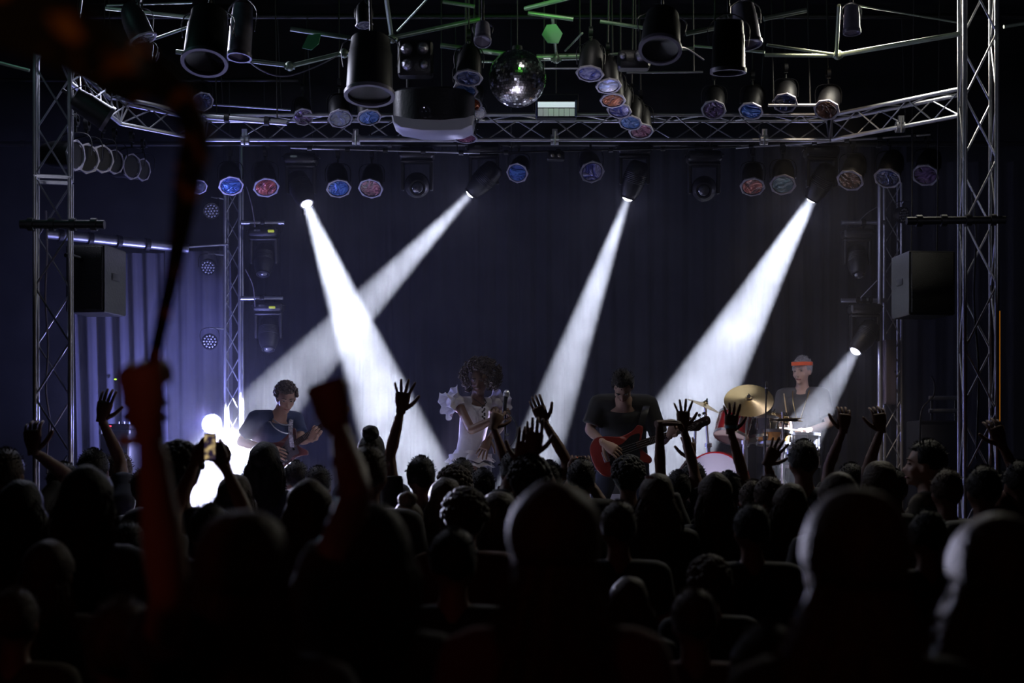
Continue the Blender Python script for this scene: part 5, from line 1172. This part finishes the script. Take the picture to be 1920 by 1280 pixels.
# guitarist
YG = math.pi + .72; dG = 11.55
(rg, jg, Mg), Lg = perf('guitarist in a navy T-shirt with necklaces leaning over a guitar', 505, dG, SZ, .95, YG,
    dict(pel=(0, -.05, .88), waist=(0, -.01, 1.0), chest=(-.0, .07, 1.155), neck=(-.015, .145, 1.30), head=(-.03, .215, 1.425), shR=(.182, .08, 1.255), shL=(-.20, .10, 1.25), hipR=(.095, -.05, .86), hipL=(-.095, -.05, .86), kneeR=(.12, .10, .47), kneeL=(-.12, .10, .47), ankR=(.15, -.04, .085), ankL=(-.16, .03, .085)),
    dict(R=(P(504, 842, 11.17), P(524, 848, 11.12), P(451, 828, 11.45), (0, 1, -.2)), L=(P(584, 822, 11.16), P(600, 800, 11.12), P(566, 826, 11.4), (0, -1, .1))),
    skin=SKIN, shirt=TEEN, sleeve=.72, pants=mat('grey_jeans', (.10, .09, .10), .85), hair='curly', hairm=HBR, hseed=4, hand_pose=('relaxed', 'fret'), head_rot=(-30, 0, -22), hair_scale=.94)
guitar('electric_guitar', 'dark plum electric guitar held by the guitarist at the left', 'guitar', P(533, 846, 11.18), P(656, 763, 11.2), 6, SUNB, mat('grey_pickguard', (.10, .09, .11), .3), WOOD, .80)
for q, (rr_, zz_) in enumerate(((.085, .0), (.118, -.022))):
    g = G(); c0 = jg['neck']; pts = [c0 + Vector((cos(a) * rr_, sin(a) * rr_ * .75 + .035, zz_ - .055 - .05 * (sin(a) > 0) * sin(a) * (1 + q))) for a in [2 * pi * k / 28 for k in range(29)]]; tube(g, pts, .0055, n=6); obj('necklace', g, CHROME, rg)
t = thing('guitar_strap', 'patterned strap running down the guitarist chest', 'strap', P(545, 800, 11.2)); o_ = P(545, 800, 11.2)
STR = mat('strap_pattern', (.28, .25, .30), .6, var=.95, vscale=55, bscale=55); obj('strap_band', tube(G(), smooth_path([P(546, 787, 11.2) - o_, P(545, 798, 11.12) - o_, P(545, 815, 11.08) - o_, P(548, 838, 11.13) - o_], 4), .017, n=8, side=(1, 0, 0), flat=.12), STR, t)
# riser and drum kit
RZ = 1.25; t = thing('drum_riser', 'black carpeted riser under the drum kit', 'riser', (P(1430, 0, 12.9).x, 12.95, SZ))
obj('riser_deck', box(G(), (0, 0, RZ - SZ - .03), (2.4, 1.9, .06), bev=.01), RUBBER, t)
for x, y in ((-1.1, -.85), (1.1, -.85), (-1.1, .85), (1.1, .85), (0, -.85)): obj('leg', tube(G(), [(x, y, 0), (x, y, RZ - SZ - .05)], .025), DARKM, t)
dD = 13.0; YD = math.pi - .42
(rd, jd, Md), Ld = perf('drummer with an orange headband and a long chain, seated behind the cymbals', 1506, dD, RZ, 1.0, YD, sitting(.565),
    dict(R=(P(1478, 806, 12.55), P(1474, 792, 12.50), P(1456, 794, 12.85), (0, 1, 0)), L=(P(1512, 808, 12.55), P(1494, 806, 12.48), P(1556, 796, 12.85), (0, -.3, -1))),
    skin=SKIN3, shirt=TEEG, sleeve=.75, pants=JEANS, hair='short', hairm=HG, hseed=3, hand_pose=('grip', 'grip'), head_rot=(-8, 0, -12))
ORG = mat('headband_orange', (.85, .11, .02), .7, sheen=.3)
g = G(); lathe(g, [(.0905, .0), (.094, .002), (.0945, .032), (.0905, .034)], 32, Matrix.Diagonal((1, 1.17, 1, 1)), closed=True); o = obj('headband', g, ORG, rd); o.matrix_local = Md @ Matrix.Translation((0, -.012, .050)) @ Matrix.Rotation(radians(6), 4, 'X')
g = G(); c0 = jd['neck']; tube(g, smooth_path([c0 + Vector(p) for p in ((.07, -.03, .005), (.075, .06, -.03), (.05, .135, -.16), (.0, .155, -.30), (-.05, .135, -.16), (-.075, .06, -.03), (-.07, -.03, .005))], 5), .0045, n=6); obj('chain', g, mat('gold_chain', (.7, .5, .2), .25, 1.0), rd)
g = G(); g2 = thing('drum_stool', 'round black stool under the drummer', 'stool', (P(1506, 0, dD).x, dD, RZ)); lathe(g, [(.0, .47), (.16, .465), (.175, .44), (.17, .41), (.0, .40)], 24); obj('seat', g, BLACKP, g2); obj('column', tube(G(), [(0, 0, .1), (0, 0, .41)], .02), CHROME, g2)
for k in range(3): a = 2 * pi * k / 3; obj('leg', tube(G(), [(0, 0, .2), (cos(a) * .24, sin(a) * .24, .01)], .012), CHROME, g2)
CYM = mat('cymbal_bronze', (.62, .46, .20), .26, 1.0, bump=.12, bscale=5, var=.12)
DRED = mat('drum_red', (.38, .008, .012), .2, coat=.8); SKD = mat('drum_head', (.62, .54, .42), .45); AMB = mat('drum_amber', (.35, .17, .05), .25, coat=.7); CLEAR = mat('drum_smoke', (.10, .10, .12), .3, coat=.6)
def cymbal(label, c, r, n, pole_top=True, base=None, grp='cymbals of the drum kit'):
    t = thing('cymbal', label, 'cymbal', c, group=grp); n = Vector(n).normalized()
    pr = [(.0, .021 * 1), (.012, .022), (r * .12, .018), (r * .17, .006), (r * .25, .001), (r * .6, -.009), (r, -.022), (r, -.0235), (r * .6, -.0105), (r * .25, -.0005), (r * .17, .0045), (0, .019)]
    g = lathe(G(), pr, 40); d_ = obj('disc', g, CYM, t, sharp=30); d_.matrix_local = align(n)
    f_ = obj('felt_nut', lathe(G(), [(.016, .018), (.016, .03), (.007, .034), (.007, .05), (0, .052)], 12), RUBBER, t); f_.matrix_local = align(n)
def kstand(label, top, floor, spread=.22, boom=None, r=.015, name='cymbal_stand', m=CHROME):
    top = Vector(top); bx = Vector(boom) if boom is not None else Vector((top.x, top.y, floor)); bx.z = floor
    t = thing(name, label, 'stand', bx); h = top.z - floor; up = Vector((0, 0, min(h * .62, h)))
    obj('lower_pole', tube(G(), [(0, 0, .05), up], r * 1.25, n=12), m, t)
    obj('upper_pole', tube(G(), [up * .95, top - bx], r * .8, n=10), m, t)
    obj('height_clamp', lathe(G(), [(r * 1.2, -.02), (r * 2, -.018), (r * 2, .018), (r * 1.2, .02)], 12, None, up, closed=True), m, t)
    for k in range(3):
        a = 2 * pi * k / 3 + .5; obj('leg', tube(G(), [(0, 0, min(.30, h * .4)), (cos(a) * spread, sin(a) * spread, .012)], .008), m, t)
        obj('foot', ell(G(), (cos(a) * spread, sin(a) * spread, .014), .014, 8, 6), RUBBER, t)
    return t
def drum(label, c, r, depth, axis, m, heads=SKD, lugs=8, hoop=CHROME, cat='drum', name='drum'):
    t = thing(name, label, cat, c, group='drums of the kit'); M = align(axis); g = lathe(G(), [(r, -depth / 2), (r, depth / 2), (r * .97, depth / 2), (r * .97, -depth / 2)], 40, closed=True); o = obj('shell', g, m, t); o.matrix_local = M
    for z in (-1, 1):
        g = lathe(G(), [(r * 1.0, z * depth / 2 - .012), (r * 1.045, z * depth / 2 - .012), (r * 1.045, z * depth / 2 + .014), (r * 1.0, z * depth / 2 + .014)], 40, closed=True); q = obj('hoop', g, hoop, t); q.matrix_local = M
        g = lathe(G(), [(0, z * (depth / 2 + .004) - .002), (r, z * (depth / 2 + .004) - .002), (r, z * (depth / 2 + .004) + .002), (0, z * (depth / 2 + .004) + .002)], 40); q = obj('drum_head', g, heads, t); q.matrix_local = M
    for k in range(lugs):
        a = 2 * pi * k / lugs + .2; g = G(); tube(g, [(r * 1.03 * cos(a), r * 1.03 * sin(a), -depth / 2), (r * 1.03 * cos(a), r * 1.03 * sin(a), depth / 2)], .0035, n=6); box(g, (r * 1.02 * cos(a), r * 1.02 * sin(a), 0), (.018, .018, min(.06, depth * .4)), bev=.004); q = obj('lug', g, CHROME, t); q.matrix_local = M
    return t
cymbal('large golden cymbal tilted towards the audience', P(1404, 747, 12.25), .212, (-.10, -.66, .72))
kstand('chrome stand of the large golden cymbal', P(1404, 749, 12.27), RZ, boom=P(1396, 0, 12.2))
cymbal('golden cymbal seen edge-on above the bass headstock', P(1322, 757, 12.3), .165, (.38, -.12, .88)); kstand('chrome stand of the edge-on cymbal, left end of the kit', P(1322, 758, 12.3), RZ, boom=P(1328, 0, 12.3))
cymbal('upper hi-hat cymbal in front of the drummer', P(1474, 784, 12.2), .150, (.02, -.04, 1)); cymbal('lower hi-hat cymbal in front of the drummer', P(1474, 789, 12.2), .150, (.02, .04, -1)); kstand('chrome hi-hat stand in front of the drummer', P(1468, 772, 12.2), RZ)
cymbal('cymbal with golden edge right of the large one, low', P(1450, 776, 12.5), .10, (.2, -.5, .9)); kstand('chrome stand second right of the large cymbal', P(1446, 786, 12.3), RZ)
kstand('chrome stand at the left end of the kit behind the bass neck', P(1304, 800, 12.5), RZ, boom=P(1302, 0, 12.5))
drum('red rack tom under the large golden cymbal', P(1376, 800, 12.35), .150, .20, (.28, .34, .86), DRED); drum('smoky rack tom right of the red one', P(1432, 806, 12.4), .135, .17, (.05, .25, .95), CLEAR)
drum('amber snare drum in front of the drummer', P(1452, 822, 12.35), .15, .10, (.05, .12, 1), AMB, hoop=CHROME); drum('smoky floor tom beside the drummer', P(1500, 845, 12.45), .17, .28, (0, .05, 1), CLEAR)
drum('large red bass drum on the riser', P(1345, 904, 12.3) + Vector((0, 0, .0)), .255, .36, (-.25, -.97, .0), DRED, hoop=DRED, name='bass_drum', heads=mat('silver_head', (.42, .42, .46), .4))
t = thing('tom_mount', 'chrome double mount between bass drum and rack toms', 'mount', P(1400, 850, 12.35)); o_ = P(1400, 850, 12.35); g = G(); tube(g, [(0, 0, -.15), (0, 0, .10)], .012); tube(g, [(0, 0, .06), P(1382, 822, 12.4) - o_], .009); tube(g, [(0, 0, .08), P(1428, 826, 12.42) - o_], .009); obj('mount_tubes', g, CHROME, t); obj('wing_bolt', ell(G(), (0, -.015, .07), (.022, .02, .02), 10, 8), CHROME, t)
for a, b, l in ((P(1478, 800, 12.5), P(1470, 738, 12.55), 'drumstick held upright in front of the drummer'), (P(1497, 807, 12.45), P(1448, 800, 12.35), 'drumstick lying low towards the snare')):
    o = obj('drumstick', tube(G(), [a + (a - b) * .15, a, a.lerp(b, .85), a.lerp(b, .95), b], [.0075, .0075, .0055, .0035, .005], n=8, rnd=True), mat('stick_wood', (.55, .42, .25), .5)); tag(o, l, 'drumstick')
t = kstand('black microphone stand between the big cymbal and the drummer', P(1437, 735, 12.0), RZ, name='microphone_stand', m=DARKM, boom=P(1434, 0, 12.0), r=.009)
t = thing('microphone', 'slim black overhead microphone by the big cymbal', 'microphone', P(1437, 728, 12.0)); obj('mic_body', tube(G(), [(0, 0, -.04), (0, 0, .05)], [.012, .010], n=10, rnd=True), DARKM, t); obj('mic_ring', lathe(G(), [(.0125, .0), (.0135, .0), (.0135, .006), (.0125, .006)], 12, closed=True), CHROME, t)
# wedge monitor and amplifier behind the bass player
t = thing('amplifier', 'pale-fronted bass amplifier behind the bass player legs', 'amplifier', (P(1128, 0, 12.6).x, 12.6, SZ)); obj('cabinet', box(G(), (0, 0, .34), (.55, .36, .68), bev=.015), BLACKP, t); obj('grille', box(G(), (0, -.185, .29), (.50, .012, .52), bev=.004), mat('silver_cloth', (.55, .55, .62), .6, bump=.4, bscale=200), t)
for k in range(5): obj('knob', lathe(G(), [(.012, 0), (.012, .016), (0, .017)], 12, basis((1, 0, 0), (0, -1, 0)), (-.16 + k * .08, -.185, .61)), CHROME, t)
